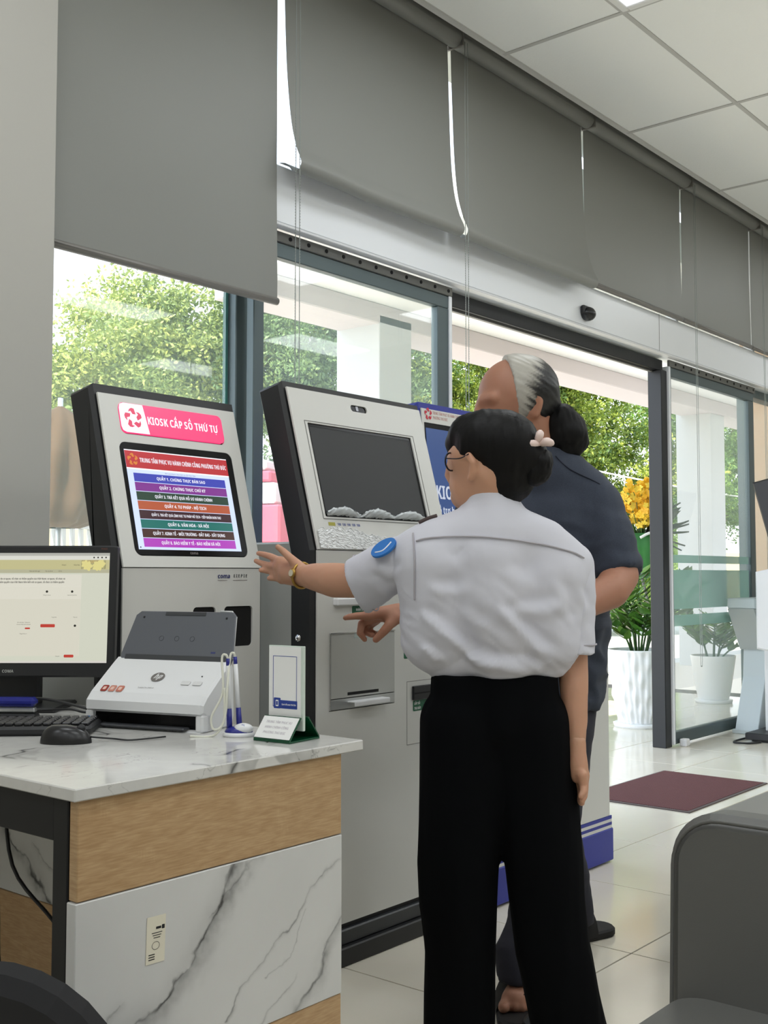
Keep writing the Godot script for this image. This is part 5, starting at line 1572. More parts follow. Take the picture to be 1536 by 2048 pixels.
# ---------------------------------------------------------------- right edge of the picture
func right_side() -> void:
	var wht: Material = mats["white_plastic"]
	# self-service kiosk cut by the frame
	var k := thing("service_kiosk", "white kiosk with black screen head at the right edge of the photo", "kiosk", Vector3(7.62, 0, -2.66), 0.0)
	put("base", bx(0.0, 0.72, 0.012, 0.060, -0.44, 0.02, 0.006), mats["black_shell"], k)
	for x in [0.05, 0.57]: put("foot", bx(x - 0.03, x + 0.03, 0, 0.012, -0.4, -0.02, 0.003), mats["black_shell"], k)
	put("column", bx(0.17, 0.60, 0.06, 0.70, -0.36, -0.12, 0.006), wht, k)
	put("console", slab([[-0.34, 0.64], [-0.10, 0.60], [-0.04, 0.66], [-0.04, 1.16], [-0.10, 1.22], [-0.34, 1.17]], -0.02, 0.70, 0.012), wht, k)
	put("head", slab([[-0.06, 1.24], [-0.22, 1.82], [-0.36, 1.79], [-0.20, 1.20]], 0.0, 0.72, 0.012), mats["black_shell"], k)
	put("head_panel", slab([[-0.061, 1.27], [-0.205, 1.792], [-0.211, 1.790], [-0.067, 1.268]], 0.02, 0.70, 0.001), mats["white_shell"], k)
	# pale pedestal behind it
	var p := thing("pedestal_counter", "pale grey pedestal counter with slanted foot behind the right edge kiosk", "counter", Vector3(7.90, 0, -3.33), 0.0)
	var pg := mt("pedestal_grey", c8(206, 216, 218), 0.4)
	put("top", bx(0.0, 0.60, 0.905, 0.98, 0.0, 0.21, 0.008), pg, p)
	var st := S()
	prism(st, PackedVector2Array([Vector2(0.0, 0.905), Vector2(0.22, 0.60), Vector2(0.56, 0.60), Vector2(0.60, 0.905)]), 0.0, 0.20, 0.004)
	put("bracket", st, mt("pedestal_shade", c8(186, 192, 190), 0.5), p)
	st = S()
	prism(st, PackedVector2Array([Vector2(0.06, 0.03), Vector2(0.56, 0.03), Vector2(0.56, 0.60), Vector2(0.24, 0.60), Vector2(0.22, 0.40)]), 0.02, 0.19, 0.004)
	put("pedestal", st, pg, p)
	put("foot_plate", bx(0.05, 0.57, 0.0, 0.03, 0.0, 0.205, 0.004), pg, p)
	st = S()
	tube(st, smooth_path([Vector3(7.95, 0.008, -3.11), Vector3(7.66, 0.008, -3.14), Vector3(7.48, 0.008, -3.12), Vector3(7.50, 0.008, -3.02), Vector3(7.60, 0.008, -2.98)], 7), 0.007, 7)
	tag(put("floor_cable", st, mats["black_shell"]), "black power cable looping on the floor by the right edge kiosk", "cable")
	# entrance mat with ribs along x
	var m := thing("door_mat", "maroon ribbed entrance mat on the tiled floor", "mat", Vector3(5.16, 0, -3.0))
	put("edging", bx(0.0, 1.0, 0.0, 0.006, 0.0, 0.62, 0.002), mt("mat_edge", c8(92, 82, 80), 0.8), m)
	st = S()
	for i in 58: box(st, Vector3(0.50, 0.007, 0.022 + i * 0.0101), Vector3(0.965, 0.005, 0.0068), 0.0016)
	var mm := mt("mat_maroon", c8(112, 76, 78), 0.95)
	relief(mm, 0.3, 0.1, 8.0)
	tag(put("ribs", st, mm, m), "", "", "", "stuff")

func seats() -> void:
	var vin := mt("vinyl_grey", c8(94, 94, 91), 0.42)
	relief(vin, 0.25, 0.015, 9.0)
	var c := thing("lounge_chair", "grey vinyl lounge chair with piped backrest at the lower right", "chair", Vector3(1.72, 0, -0.845), 0.0)
	var st := S()
	# backrest across z, its front towards -x
	var out := rrect(0.66, 0.42, 0.085, 8)
	prism(st, out, -0.05, 0.05, 0.022, Transform3D(Basis(Vector3(0, 0, 1), Vector3(0.05, 1, 0).normalized(), Vector3(-1, 0.05, 0).normalized()), Vector3(0.095, 0.545, 0.315)))
	put("backrest", st, vin, c)
	st = S()
	var rim := []
	for q in out: rim.append(Transform3D(Basis(Vector3(0, 0, 1), Vector3(0.05, 1, 0).normalized(), Vector3(-1, 0.05, 0).normalized()), Vector3(0.095, 0.545, 0.315)) * Vector3(q.x * 0.965, q.y * 0.955, 0.050))
	rim.append(rim[0])
	tube(st, rim, 0.0035, 6)
	put("piping", st, vin, c)
	st = S()
	prism(st, rrect(0.64, 0.60, 0.07, 6), 0.0, 0.15, 0.025, Transform3D(Basis(Vector3(0, 0, 1), Vector3(1, 0, 0), Vector3(0, 1, 0)), Vector3(-0.235, 0.315, 0.315)))
	put("seat", st, vin, c)
	put("base", bx(-0.50, 0.12, 0.06, 0.32, 0.02, 0.60, 0.02), vin, c)
	for q in [[-0.46, 0.05], [-0.46, 0.57], [0.08, 0.05], [0.08, 0.57]]: put("leg", bx(q[0] - 0.02, q[0] + 0.02, 0.0, 0.06, q[1] - 0.02, q[1] + 0.02, 0.003), mats["chrome"], c)
	var b := thing("waiting_bench", "long flat grey vinyl bench behind the lounge chair at the right", "bench", Vector3(2.90, 0, -1.40))
	st = S()
	prism(st, rrect(2.6, 0.80, 0.07, 6), 0.0, 0.16, 0.02, Transform3D(Basis(Vector3(1, 0, 0), Vector3(0, 0, -1), Vector3(0, 1, 0)), Vector3(1.33, 0.30, 0.40)))
	put("cushion", st, mt("vinyl_light", c8(134, 134, 130), 0.45), b)
	put("base", bx(0.10, 2.56, 0.06, 0.30, 0.06, 0.74, 0.01), vin, b)
	for q in [[0.14, 0.1], [2.5, 0.1], [0.14, 0.7], [2.5, 0.7]]: put("leg", bx(q[0] - 0.02, q[0] + 0.02, 0, 0.06, q[1] - 0.02, q[1] + 0.02, 0.003), mats["chrome"], b)

# ---------------------------------------------------------------- plants by the door
func pot(label: String, p: Vector3, h: float, r: float, ridged: bool) -> Node3D:
	var t := thing("planter", label, "planter", p)
	var st := S()
	var prof := [Vector2(0.0, 0.03), Vector2(r * 0.62, 0.03)]
	for i in 41:
		var u := i / 40.0
		prof.append(Vector2(r * lerpf(0.66, 1.0, pow(u, 0.8)), 0.03 + u * (h - 0.03)))
	prof.append_array([Vector2(r * 0.99, h + 0.005), Vector2(r * 0.93, h), Vector2(r * 0.90, h - 0.07), Vector2(0.0, h - 0.07)])
	var bump := func(a: float, y: float) -> float:
		if y < 0.04 or y > h - 0.01: return 0.0
		var e := sin(a * 14.0 + y * 26.0)
		var g := sin(a * 14.0 - y * 26.0)
		return 0.010 * (e * g) + 0.004 * e
	lathe(st, prof, 112 if ridged else 40, bump if ridged else null)
	put("vessel", st, mt("pot_white", c8(236, 237, 236), 0.3), t)
	st = S()
	lathe(st, [Vector2(0.0, 0.0), Vector2(r * 0.80, 0.0), Vector2(r * 0.84, 0.028), Vector2(r * 0.80, 0.032), Vector2(0.0, 0.03)], 40)
	put("saucer", st, mats["pot_white"], t)
	st = S()
	lathe(st, [Vector2(0.0, h - 0.055), Vector2(r * 0.9, h - 0.06)], 24)
	put("soil", st, mt("soil", c8(60, 48, 38), 0.95), t)
	return t

func leaflet(L: float, w: float) -> ArrayMesh:
	var st := S()
	st.set_smooth_group(0)
	var n := 6
	var pt := func(i: int, s: float) -> Vector3:
		var u := float(i) / n
		return Vector3(s * w * sin(PI * pow(u, 0.8)), -s * s * 0.0 + absf(s) * w * 0.25 - 0.10 * L * u * u, u * L)
	for i in n:
		quad(st, pt.call(i, -1), pt.call(i, 0), pt.call(i + 1, 0), pt.call(i + 1, -1))
		quad(st, pt.call(i, 0), pt.call(i, 1), pt.call(i + 1, 1), pt.call(i + 1, 0))
	return done(st)

func zz_plant(label: String, p: Vector3, stems: int, h: float, seed_: int) -> void:
	var t := thing("potted_plant", label, "plant", p)
	var r := RandomNumberGenerator.new()
	r.seed = seed_
	var lf := leaflet(0.145, 0.031)
	var lms := []
	for q in [c8(44, 84, 34), c8(66, 112, 44), c8(92, 134, 58)]:
		var m := mt("zz_%d" % int(q.g * 255), q, 0.22)
		m.backlight_enabled = true
		m.backlight = Color(0.25, 0.3, 0.12)
		lms.append(m)
	for i in stems:
		var a := TAU * i / stems + r.randf() * 0.6
		var out := r.randf_range(0.10, 0.50)
		var hh := h * r.randf_range(0.55, 1.0) * (1.0 - 0.45 * out)
		var d := Vector3(cos(a), 0, sin(a))
		var path := smooth_path([d * 0.05, d * (0.06 + out * 0.3) + Vector3(0, hh * 0.55, 0), d * (0.08 + out) + Vector3(0, hh, 0)], 8)
		var st := S()
		var rad := []
		for k in path.size(): rad.append(lerpf(0.010, 0.003, float(k) / path.size()))
		tube(st, path, rad, 6)
		put("stem", st, mats["leaf_green"], t)
		for k in range(6, path.size()):
			var c: Vector3 = path[k]
			var up: Vector3 = (path[k] - path[k - 1]).normalized()
			var side := up.cross(d).normalized()
			for s in [-1.0, 1.0]:
				var z: Vector3 = (side * s + up * 0.75 + d * r.randf_range(-0.5, 0.6)).normalized()
				var x: Vector3 = z.cross(Vector3(r.randf_range(-0.4, 0.4), 1, r.randf_range(-0.4, 0.4))).normalized()
				put("leaf", lf, lms[r.randi() % 3], t, Transform3D(Basis(x, z.cross(x), z).scaled(Vector3.ONE * r.randf_range(0.8, 1.15)), c))

func plants() -> void:
	var p1 := Vector3(7.86, 0, -4.02)
	pot("tall white ridged planter in the open doorway", p1, 0.58, 0.235, true)
	zz_plant("leafy green potted plant in the ridged white planter", p1 + Vector3(0, 0.52, 0), 13, 0.74, 5)
	var p2 := Vector3(9.75, 0, -4.25)
	pot("smaller smooth white planter behind the frosted glass leaf", p2, 0.42, 0.20, false)
	zz_plant("leafy green plant in the smooth planter behind glass", p2 + Vector3(0, 0.37, 0), 8, 0.5, 8)
	# flower stand: easel with green paper, yellow orchids, dark spiky leaves, white ribbon
	var e := thing("flower_easel", "grey folding easel stand behind the glass leaf", "easel", Vector3(8.95, 0, -4.62))
	for q in [[Vector3(-0.42, 0, 0.25), Vector3(-0.05, 1.34, 0)], [Vector3(0.55, 0, 0.1), Vector3(0.05, 1.34, 0)], [Vector3(0.1, 0, -0.55), Vector3(0, 1.32, -0.03)], [Vector3(-0.30, 0.36, 0.18), Vector3(0.40, 0.36, 0.08)]]:
		var s1 := S()
		tube(s1, [q[0] + Vector3(0, 0.014, 0), q[1]], 0.014, 8)
		put("leg" if q[1].y > 1 else "crossbar", s1, mats["aluminium_dull"], e)
	var fl := thing("flower_arrangement", "arrangement of yellow orchids with dark leaves and green paper on easel", "flowers", Vector3(8.80, 1.40, -4.46))
	var r := RandomNumberGenerator.new()
	r.seed = 77
	var st := S()
	lathe(st, [Vector2(0.05, -0.28), Vector2(0.10, -0.24), Vector2(0.15, -0.05), Vector2(0.22, 0.10), Vector2(0.20, 0.10), Vector2(0.05, -0.1)], 30, func(a: float, y: float): return 0.02 * sin(a * 9.0) * clampf(y + 0.3, 0, 1) * 2.0)
	put("wrapping_paper", st, mt("wrap_green", c8(52, 116, 58), 0.5), fl)
	st = S()
	tube(st, smooth_path([Vector3(-0.22, 0.06, 0.10), Vector3(-0.16, 0.10, 0.18), Vector3(-0.10, 0.0, 0.20), Vector3(-0.02, -0.02, 0.22), Vector3(-0.06, -0.16, 0.20), Vector3(-0.12, -0.22, 0.18)], 6), 0.013, 6)
	put("ribbon", st, mats["white_plastic"], fl)
	var petals := S()
	for k in 5:
		var a := TAU * k / 5
		var c := Vector3(cos(a), sin(a), 0.0)
		var s2 := Vector3(-sin(a), cos(a), 0.0)
		var z := Vector3(0, 0, 0.006)
		tri(petals, Vector3.ZERO, c * 0.020 + s2 * 0.013 + z, c * 0.032)
		tri(petals, Vector3.ZERO, c * 0.032, c * 0.020 - s2 * 0.013 + z)
	var pm := done(petals)
	var ym := []
	for q in [c8(246, 200, 48), c8(252, 220, 84), c8(238, 180, 36)]:
		var m := mt("orchid_%d" % int(q.g * 255), q, 0.5)
		m.backlight_enabled = true
		m.backlight = Color(0.45, 0.36, 0.08)
		ym.append(m)
	for i in 26:
		var d := Vector3(r.randf_range(-0.75, 0.35), r.randf_range(0.5, 1.0), r.randf_range(-0.25, 0.5))
		var tip := d * 0.62 * r.randf_range(0.75, 1.0)
		st = S()
		var path := smooth_path([Vector3(0, 0, 0), tip * 0.6 + Vector3(0, 0.10, 0), tip + Vector3(0, 0.02, 0)], 6)
		tube(st, path, 0.004, 5)
		put("stem", st, mats["leaf_green"], fl)
		for k in 9:
			var c: Vector3 = path[clampi(int(path.size() * (0.35 + 0.07 * k)), 0, path.size() - 1)] + Vector3(r.randf_range(-0.05, 0.05), r.randf_range(-0.05, 0.05), r.randf_range(-0.05, 0.05))
			put("blossom", pm, ym[r.randi() % 3], fl, Transform3D(Basis.from_euler(Vector3(r.randf_range(-0.8, 0.8), -0.9 + r.randf_range(-0.9, 0.9), r.randf() * TAU)).scaled(Vector3.ONE * r.randf_range(0.8, 1.3)), c))
	var big := leaflet(0.36, 0.05)
	var dk := mt("dark_leaf", c8(42, 46, 28), 0.4)
	for i in 26:
		var d := Vector3(r.randf_range(-0.25, 1.0), r.randf_range(-0.75, 0.9), r.randf_range(-0.2, 0.8)).normalized()
		var x := d.cross(Vector3(0.3, 0.5, 0.8)).normalized()
		put("leaf", big, dk, fl, Transform3D(Basis(x, d.cross(x), d).scaled(Vector3(0.7, 1, 1) if i % 2 else Vector3(0.35, 1, 1.1)), Vector3(0.05, 0.14, 0.04)))

# ---------------------------------------------------------------- people
func shifted(chains: Array, o: Vector3) -> Array:
	var out := chains.duplicate(true)
	for c in out:
		for p in c[0]:
			p[0] -= o.x
			p[1] -= o.y
			p[2] -= o.z
		if c.size() > 2:
			c[2][0] -= o.x
			c[2][1] -= o.y
			c[2][2] -= o.z
	return out

func skin(key: String, col: Color) -> StandardMaterial3D:
	var m := mt(key, col, 0.52)
	m.subsurf_scatter_enabled = true
	m.subsurf_scatter_strength = 0.12
	return m

func woman() -> void:
	var o := Vector3(2.32, 0, -1.55)
	var t := thing("person", "woman in white short-sleeved shirt and black trousers reaching out her left arm", "person", o)
	var sk := skin("skin_woman", c8(196, 148, 120))
	var bodym := merged([chains_mesh(shifted(WOMAN.body, o), 0.012, 0.03), chains_mesh(shifted(WOMAN.handl, o), 0.0032, 0.010), chains_mesh(shifted(WOMAN.handr, o), 0.0036, 0.010), chains_mesh(shifted(WOMAN.head, o), 0.0045, 0.018)])
	put("body", bodym, sk, t)
	# hair with fine combed ridges
	var hn := noise(81, 28.0, 2)
	var hm := mt("hair_black", c8(12, 11, 11), 0.5)
	hm.metallic_specular = 0.3
	put("hair", chains_mesh(shifted(WOMAN.hair, o), 0.006, 0.02, func(p: Vector3, _n: Vector3): return 0.0022 * hn.get_noise_3d(p.x * 2.0 + p.z * 2.0, p.y * 0.35, (p.x - p.z) * 0.3)), hm, t)
	put("hair_bun", chains_mesh(shifted(WOMAN.bun, o), 0.004, 0.012, func(p: Vector3, _n: Vector3): return 0.0028 * hn.get_noise_3d(p.x * 2.2, p.y * 0.8, p.z * 2.2)), hm, t)
	var st := S()
	var h0 := Vector3(2.237, 1.454, -1.403) - o
	var rt := Vector3(0.640, 0, 0.768)
	var fwd := Vector3(0.768, 0, -0.640)
	for q in [[-0.034, -0.006, 0.012, 0.0], [0.004, 0.004, 0.012, 0.030], [0.008, 0.002, 0.042, 0.002]]:
		tube(st, smooth_path([h0 + rt * q[0] + Vector3(0, q[1], 0), h0 + rt * (q[0] + q[2]) * 0.5 + Vector3(0, 0.5 * (q[1] + q[3]) + 0.003, 0) - fwd * 0.020, h0 + rt * q[2] + Vector3(0, q[3], 0)], 5), [0.004, 0.007, 0.009, 0.010, 0.010, 0.010, 0.010, 0.009, 0.008, 0.006, 0.003], 8)
	put("hair_tie", st, mt("tie_pink", c8(232, 208, 200), 0.35), t)
	# glasses
	var gl := S()
	var gc := Vector3(2.1752,1.4179,-1.5826) - o
	var gd := Vector3(-0.12, 0, -0.99).normalized()
	var gx := gd.cross(Vector3.UP).normalized()
	for s in [-1.0, 1.0]:
		var ring := []
		for k in 25:
			var a := TAU * k / 24
			ring.append(gc + gx * (s * 0.033 + cos(a) * 0.026) + Vector3(0, sin(a) * 0.021, 0))
		tube(gl, ring, 0.0022, 6)
	tube(gl, [gc - gx * 0.008 + Vector3(0, 0.006, 0), gc + gx * 0.008 + Vector3(0, 0.006, 0)], 0.0015, 6)
	tube(gl, smooth_path([gc - gx * 0.060 + Vector3(0, 0.006, 0), Vector3(2.1286,1.4225,-1.5443) - o, Vector3(2.1139,1.4293,-1.5065) - o], 6), 0.0015, 6)
	tube(gl, smooth_path([gc + gx * 0.060 + Vector3(0, 0.006, 0), Vector3(2.265, 1.436, -1.60) - o, Vector3(2.285, 1.428, -1.53) - o], 6), 0.0015, 6)
	put("glasses", gl, mt("glasses_dark", c8(24, 26, 34), 0.3, 0.4), t)
	# shirt: cotton with drag folds falling towards the waist
	var c1 := noise(91, 4.2, 2)
	var c2 := noise(92, 11.0, 2)
	var folds := [[[[-0.1759,1.0337],[-0.1424,1.0025],[-0.0940,0.9693],[-0.0381,0.9444],[0.0339,0.9287],[0.1076,0.9218]],0.01,0.013],
		[[[-0.0467,1.0868],[-0.0200,1.0582],[0.0250,1.0114],[0.0672,0.9701],[0.1078,0.9370]],0.011,0.013],
		[[[-0.2014,1.1251],[-0.1589,1.1102],[-0.1220,1.1079],[-0.0945,1.1334]],0.011,0.007],
		[[[-0.2183,1.0737],[-0.1897,1.0451],[-0.1598,1.0199],[-0.0920,0.9765]],0.01,0.011],
		[[[-0.2101,0.9920],[-0.1869,0.9691],[-0.1585,0.9416]],0.008,0.01],
		[[[-0.0200,1.0582],[0.0304,1.0644],[0.0881,1.0664],[0.1388,1.0855]],0.012,0.008],
		[[[-0.1115,0.9752],[-0.0714,0.9467],[-0.0262,0.9326]],0.008,0.009],
		[[[0.0076,0.9654],[0.0514,0.9403],[0.0826,0.9274]],0.008,0.008],
		[[[-0.1242,1.0744],[-0.0847,1.0345],[-0.0455,1.0213]],0.012,0.006],
		[[[-0.0291,1.1609],[0.0185,1.1322],[0.0666,1.1240]],0.014,0.005],
		[[[-0.1646,1.1957],[-0.1415,1.1668],[-0.0967,1.1609]],0.014,0.004],
		[[[0.0898,1.1494],[0.1134,1.0916],[0.1013,1.0455]],0.013,0.006],
		[[[-0.3343,1.1494],[-0.3039,1.1153],[-0.2695,1.1001]],0.009,0.007],
		[[[-0.3257,1.1797],[-0.2857,1.1494],[-0.2563,1.1400]],0.01,0.006],
		[[[0.1586,1.1261],[0.1793,1.0726],[0.1677,1.0200]],0.009,0.007]]
	var fold := func(p: Vector3, n: Vector3) -> float:
		var q := Vector2(p.x * 0.64 + p.z * 0.768, p.y)
		var facing := clampf(-n.dot(fwd) * 2.0 + 0.3, 0.0, 1.0)
		var d := 0.0
		for f in folds:
			var best := 9.0
			var side := 1.0
			var along := 0.0
			var m: int = f[0].size() - 1
			for i in m:
				var a := Vector2(f[0][i][0], f[0][i][1])
				var b := Vector2(f[0][i + 1][0], f[0][i + 1][1])
				var tt := clampf((q - a).dot(b - a) / (b - a).length_squared(), 0.0, 1.0)
				var r := q.distance_to(a.lerp(b, tt))
				if r < best:
					best = r
					side = signf((b - a).cross(q - a))
					along = (i + tt) / m
			var w: float = f[1] * (1.0 + 0.8 * along)
			if best > w * 4.0: continue
			var ends := smoothstep(0.0, 0.30, along) * smoothstep(0.0, 0.30, 1.0 - along)
			d += f[2] * 0.85 * ends * (exp(-best * best / (w * w)) - 0.7 * exp(-pow((best * side - w * 1.7) / w, 2.0)))
		var low := clampf((1.26 - p.y) / 0.25, 0.0, 1.0)
		var soft := c1.get_noise_3d((q.x * 0.55 + q.y) * 2.2, (q.x - q.y) * 0.8, p.x * 0.6)
		var fine := 1.0 - absf(c2.get_noise_3d((q.x * 0.8 + q.y) * 1.5, (q.x - q.y) * 0.4, p.z * 0.5)) * 2.2
		return d * facing + low * (0.004 * soft + 0.0018 * fine)
	var sm := mt("shirt_white", c8(208, 208, 217), 0.78)
	sm.rim_enabled = true
	sm.rim = 0.25
	relief(sm, 0.3, 0.02, 14.0)
	var sh := put("shirt", merged([chains_mesh(shifted(WOMAN.shirt, o), 0.0062, 0.022, fold), chains_mesh(shifted(WOMAN.sleeves, o), 0.0058, 0.006, fold)]), sm, t)
	# yoke seam
	st = S()
	var seam := []
	for q in [[2.0653,1.2289,-1.6233],[2.0726,1.2345,-1.6023],[2.0894,1.2377,-1.5712],[2.1072,1.2387,-1.5411],[2.1157,1.2381,-1.5045],[2.1279,1.2366,-1.4711],[2.1486,1.2331,-1.4437],[2.1796,1.2299,-1.4232],[2.2159,1.2247,-1.4056],[2.2443,1.2191,-1.3828],[2.2718,1.2111,-1.3592],[2.3126,1.2010,-1.3432],[2.3459,1.1896,-1.3383]]: seam.append(Vector3(q[0], q[1], q[2]) - o)
	tube(st, smooth_path(seam, 5), 0.0022, 5)
	put("yoke_seam", st, mt("seam_grey", c8(176, 172, 178), 0.8), sh)
	st = S()
	seam = []
	for q in [[2.0797,1.2485,-1.6436],[2.0671,1.2314,-1.6321],[2.0562,1.2076,-1.6221],[2.0517,1.1842,-1.6171],[2.0517,1.1610,-1.6172],[2.0549,1.1378,-1.6198],[2.0583,1.1146,-1.6225],[2.0619,1.0912,-1.6254]]: seam.append(Vector3(q[0], q[1], q[2]) - o)
	tube(st, smooth_path(seam, 5), 0.0020, 5)
	put("sleeve_seam", st, mats["seam_grey"], sh)
	for q in [[[2.1671,1.1213,-1.8921],[-0.0226,-0.0210,-0.0477],0.0762],[[2.3853,0.9650,-1.3935],[-0.0000,-0.0012,-0.0001],0.0545]]:
		st = S()
		var hc := Vector3(q[0][0], q[0][1], q[0][2]) - o
		var hn2 := Vector3(q[1][0], q[1][1], q[1][2]).normalized()
		var hx := hn2.cross(Vector3(0.3, 0.2, 0.9)).normalized()
		var hem := []
		for k in 33: hem.append(hc - hn2 * 0.022 + (hx * cos(TAU * k / 32) + hn2.cross(hx) * sin(TAU * k / 32)) * q[2])
		tube(st, hem, 0.0018, 5)
		put("hem_seam", st, mats["seam_grey"], sh)
	st = S()
	tube(st, smooth_path([Vector3(2.1138,1.2736,-1.6522) - o, Vector3(2.1252,1.2831,-1.6353) - o, Vector3(2.1356,1.2900,-1.6147) - o], 5), 0.006, 6)
	put("shoulder_mark", st, mt("mark_brown", c8(72, 58, 56), 0.7), sh)
	# round blue sleeve badge and shoulder mark
	var bd := Vector3(2.0692,1.2153,-1.7255) - o
	var bn := Vector3(-0.8945,0.9699,-0.1048).normalized()
	var bxv := Vector3(0.64, 0, 0.768)
	bxv = (bxv - bn * bxv.dot(bn)).normalized()
	st = S()
	var disc := PackedVector2Array()
	for k in 32: disc.append(Vector2(cos(TAU * k / 32), sin(TAU * k / 32)) * 0.034)
	prism(st, disc, -0.004, 0.002, 0.0005)
	var bdg := put("sleeve_badge", st, mt("badge_round", c8(34, 112, 190), 0.6), sh, Transform3D(Basis(bxv, bn.cross(bxv), bn), bd))
	st = S()
	tube(st, smooth_path([Vector3(-0.022, -0.008, 0.002), Vector3(0.0, -0.016, 0.002), Vector3(0.022, 0.004, 0.002)], 5), 0.0022, 5)
	put("badge_mark", st, mats["print_white"], bdg)
	put("trousers", chains_mesh(shifted(WOMAN.trousers, o), 0.009, 0.014, func(p: Vector3, _n: Vector3): return 0.005 * c1.get_noise_3d(p.x * 3.0, p.y * 0.35, p.z * 3.0)), mt("trousers_black", c8(9, 10, 12), 0.95), t)
	mats["trousers_black"].metallic_specular = 0.2
	# shoes
	for q in [[2.205, -1.615, 0.0], [2.375, -1.43, 0.1]]:
		st = S()
		prism(st, rrect(0.09, 0.25, 0.044, 8), 0.0, 0.055, 0.015, Transform3D(Basis(Vector3(1, 0, 0), Vector3(0, 0, -1), Vector3(0, 1, 0)), Vector3.ZERO))
		put("shoe", st, mats["black_shell"], t, Transform3D(Basis(Vector3.UP, -0.6 + q[2]), Vector3(q[0], 0, q[1]) + fwd * 0.05 - o))
	# gold watch on the left wrist
	var wc := Vector3(2.1827,1.1480,-2.1057) - o
	var wd := Vector3(-0.0066,-0.0039,0.0543).normalized()
	var wu := (Vector3.UP - wd * Vector3.UP.dot(wd)).normalized()
	var wv := wd.cross(wu)
	st = S()
	var band := []
	for k in 25: band.append(wc + (wu * cos(TAU * k / 24) + wv * sin(TAU * k / 24)) * 0.0335)
	tube(st, band, 0.0042, 8)
	var w := put("wrist_watch", st, mt("watch_gold", c8(176, 142, 74), 0.3, 0.8), t)
	var face := -fwd
	face = (face - wd * face.dot(wd)).normalized()
	st = S()
	lathe(st, [Vector2(0.0, 0.007), Vector2(0.010, 0.007), Vector2(0.0125, 0.004), Vector2(0.0125, 0.0), Vector2(0.0, 0.0)], 20)
	var fx := wd
	put("watch_case", st, mats["watch_gold"], w, Transform3D(Basis(fx, face, fx.cross(face)), wc + face * 0.032 + wu * 0.004))
	st = S()
	lathe(st, [Vector2(0.0, 0.0074), Vector2(0.0092, 0.0074)], 20)
	put("watch_dial", st, mt("dial", c8(210, 200, 176), 0.2), w, Transform3D(Basis(fx, face, fx.cross(face)), wc + face * 0.032 + wu * 0.004))

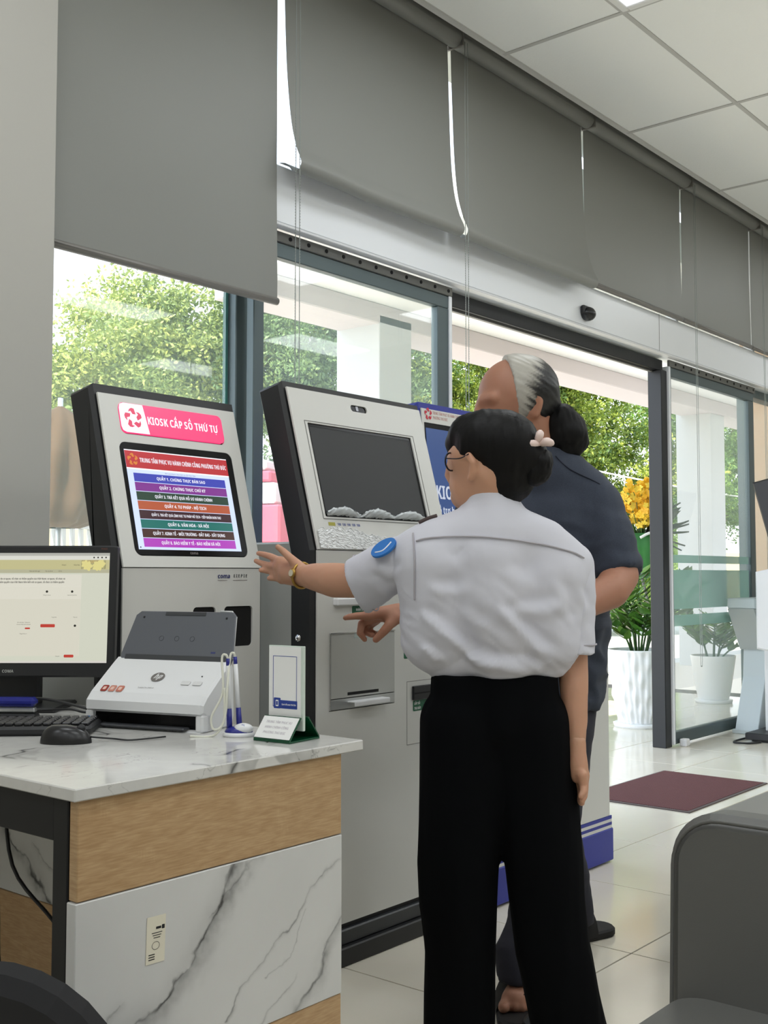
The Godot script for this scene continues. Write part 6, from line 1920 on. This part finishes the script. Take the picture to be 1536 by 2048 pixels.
func man() -> void:
	var o := Vector3(2.87, 0, -1.80)
	var t := thing("person", "older man with greying hair and dark ponytail in navy shirt, pointing", "person", o)
	var sk := skin("skin_man", c8(172, 122, 98))
	var bodym := merged([chains_mesh(shifted(MAN.body, o), 0.012, 0.03), chains_mesh(shifted(MAN.handr, o), 0.0034, 0.009), chains_mesh(shifted(MAN.handl, o), 0.0045, 0.010), chains_mesh(shifted(MAN.head, o), 0.005, 0.018), chains_mesh(shifted(MAN.foot, o), 0.004, 0.008)])
	put("body", bodym, sk, t)
	var hn := noise(83, 26.0, 2)
	var hs := noise(84, 30.0, 2)
	var hm := mt("hair_grey", Color.WHITE, 0.45)
	hm.vertex_color_use_as_albedo = true
	var rt := Vector3(0.640, 0, 0.768)
	var cx := Vector3(2.7258,1.6725,-1.7679) - o
	put("hair", chains_mesh(shifted(MAN.hair, o), 0.0045, 0.014, func(p: Vector3, _n: Vector3): return 0.0022 * hn.get_noise_3d((p - cx).dot(rt) * 0.35, p.y * 2.2 + (p - cx).dot(rt) * 1.2, p.x * 0.6), func(p: Vector3, _n: Vector3):
		var a := (p - cx).dot(rt)
		var s := hs.get_noise_3d(a * 0.25, p.y * 2.4 + a * 1.3, p.x * 0.4) * 0.035
		return c8(176, 172, 162).srgb_to_linear().lerp(c8(20, 18, 18).srgb_to_linear(), smoothstep(0.012, 0.055, a + s - (p.y - cx.y) * 0.25))), hm, t)
	put("ponytail", chains_mesh(shifted(MAN.tail, o), 0.005, 0.02, func(p: Vector3, _n: Vector3): return 0.003 * hn.get_noise_3d(p.x * 2.0, p.y * 0.4, p.z * 2.0)), mats["hair_black"], t)
	var st := S()
	var tc := Vector3(2.7965,1.6154,-1.6959) - o
	var ring := []
	for k in 17: ring.append(tc + Vector3(0.64, -0.25, 0.768) * 0.0 + (Vector3.UP * cos(TAU * k / 16) + Vector3(0.768, 0, -0.64) * sin(TAU * k / 16)) * 0.030)
	tube(st, ring, 0.006, 6)
	put("hair_tie", st, mt("tie_dark", c8(60, 58, 50), 0.7), t)
	var c1 := noise(95, 4.0, 2)
	var fold := func(p: Vector3, _n: Vector3) -> float:
		var a := p.x * 0.64 + p.z * 0.768
		var low := clampf((1.42 - p.y) / 0.4, 0.0, 1.0)
		return low * 0.010 * (1.0 - absf(c1.get_noise_3d((a * 0.4 + p.y) * 2.0, (a - p.y) * 0.8, p.x)) * 2.2) + 0.004 * c1.get_noise_3d(a * 4.0, p.y * 0.8, 3.0)
	var sm := mt("shirt_navy", c8(60, 68, 86), 0.85)
	var n1 := noise(61, 60.0, 2)
	var weave := func(u: float, v: float) -> Color:
		var g := 0.5 + 0.35 * n1.get_noise_2d(u * 1.0, v * 7.0) + 0.35 * n1.get_noise_2d(u * 7.0 + 3.0, v) + 0.15 * sin(u * TAU * 64.0) * sin(v * TAU * 64.0)
		return c8(36, 42, 54).lerp(c8(62, 70, 86), clampf(g, 0, 1))
	sm.albedo_color = Color(1, 1, 1)
	triplanar(sm, picture(256, weave), 7.0)
	sm.rim_enabled = true
	sm.rim = 0.1
	var sh := put("shirt", chains_mesh(shifted(MAN.shirt, o), 0.008, 0.024, fold), sm, t)
	st = S()
	var seam := []
	for q in [[2.7577,1.4875,-1.6604],[2.7599,1.4664,-1.6406],[2.7680,1.4488,-1.6212],[2.7805,1.4373,-1.6044],[2.7932,1.4273,-1.5877],[2.8051,1.4172,-1.5706],[2.8174,1.4058,-1.5538]]: seam.append(Vector3(q[0], q[1], q[2]) - o)
	tube(st, smooth_path(seam, 5), 0.002, 5)
	put("yoke_seam", st, mt("seam_navy", c8(34, 40, 54), 0.8), sh)
	put("trousers", chains_mesh(shifted(MAN.trousers, o), 0.011, 0.03, func(p: Vector3, _n: Vector3): return 0.007 * c1.get_noise_3d(p.x * 1.5, p.y * 2.4, p.z * 1.5)), mt("trousers_dark", c8(40, 40, 50), 0.85), t)
	# sandals
	var sb := mt("sandal_black", c8(30, 28, 28), 0.7)
	for q in [[Vector3(2.5416,0.0342,-1.6627), Vector3(-0.80, 0, 0.60)], [Vector3(3.1798,0.0409,-1.8506), Vector3(-0.95, 0, -0.3)]]:
		var dir: Vector3 = (q[1] as Vector3).normalized()
		var across := Vector3.UP.cross(dir)
		var fp := Vector3(q[0].x, 0.0, q[0].z) - o
		var sd := put("sandal", plate(0.112, 0.28, 0.054, 0.026, 0.006), sb, t, Transform3D(Basis(across, dir, Vector3.UP), fp))
		st = S()
		st.set_smooth_group(0)
		for off in [0.0, 0.004]:
			for i in 14:
				for j in 4:
					var g := func(a: int, b: int) -> Vector3:
						var th := PI * a / 14.0
						var s := b / 4.0
						return Vector3(cos(th) * (0.055 + off), 0.050 - 0.085 * s, 0.012 + sin(th) * (0.052 + 0.032 * s + off))
					quad(st, g.call(i, j), g.call(i + 1, j), g.call(i + 1, j + 1), g.call(i, j + 1))
		put("strap", st, sb, sd)
	st = S()
	var f2 := Vector3(3.1798,0.0409,-1.8506) - o
	f2.y = 0.03
	ball(st, f2 + Vector3(0, 0.035, 0), Vector3(0.042, 0.045, 0.05), 8)
	put("heel", st, sk, t)
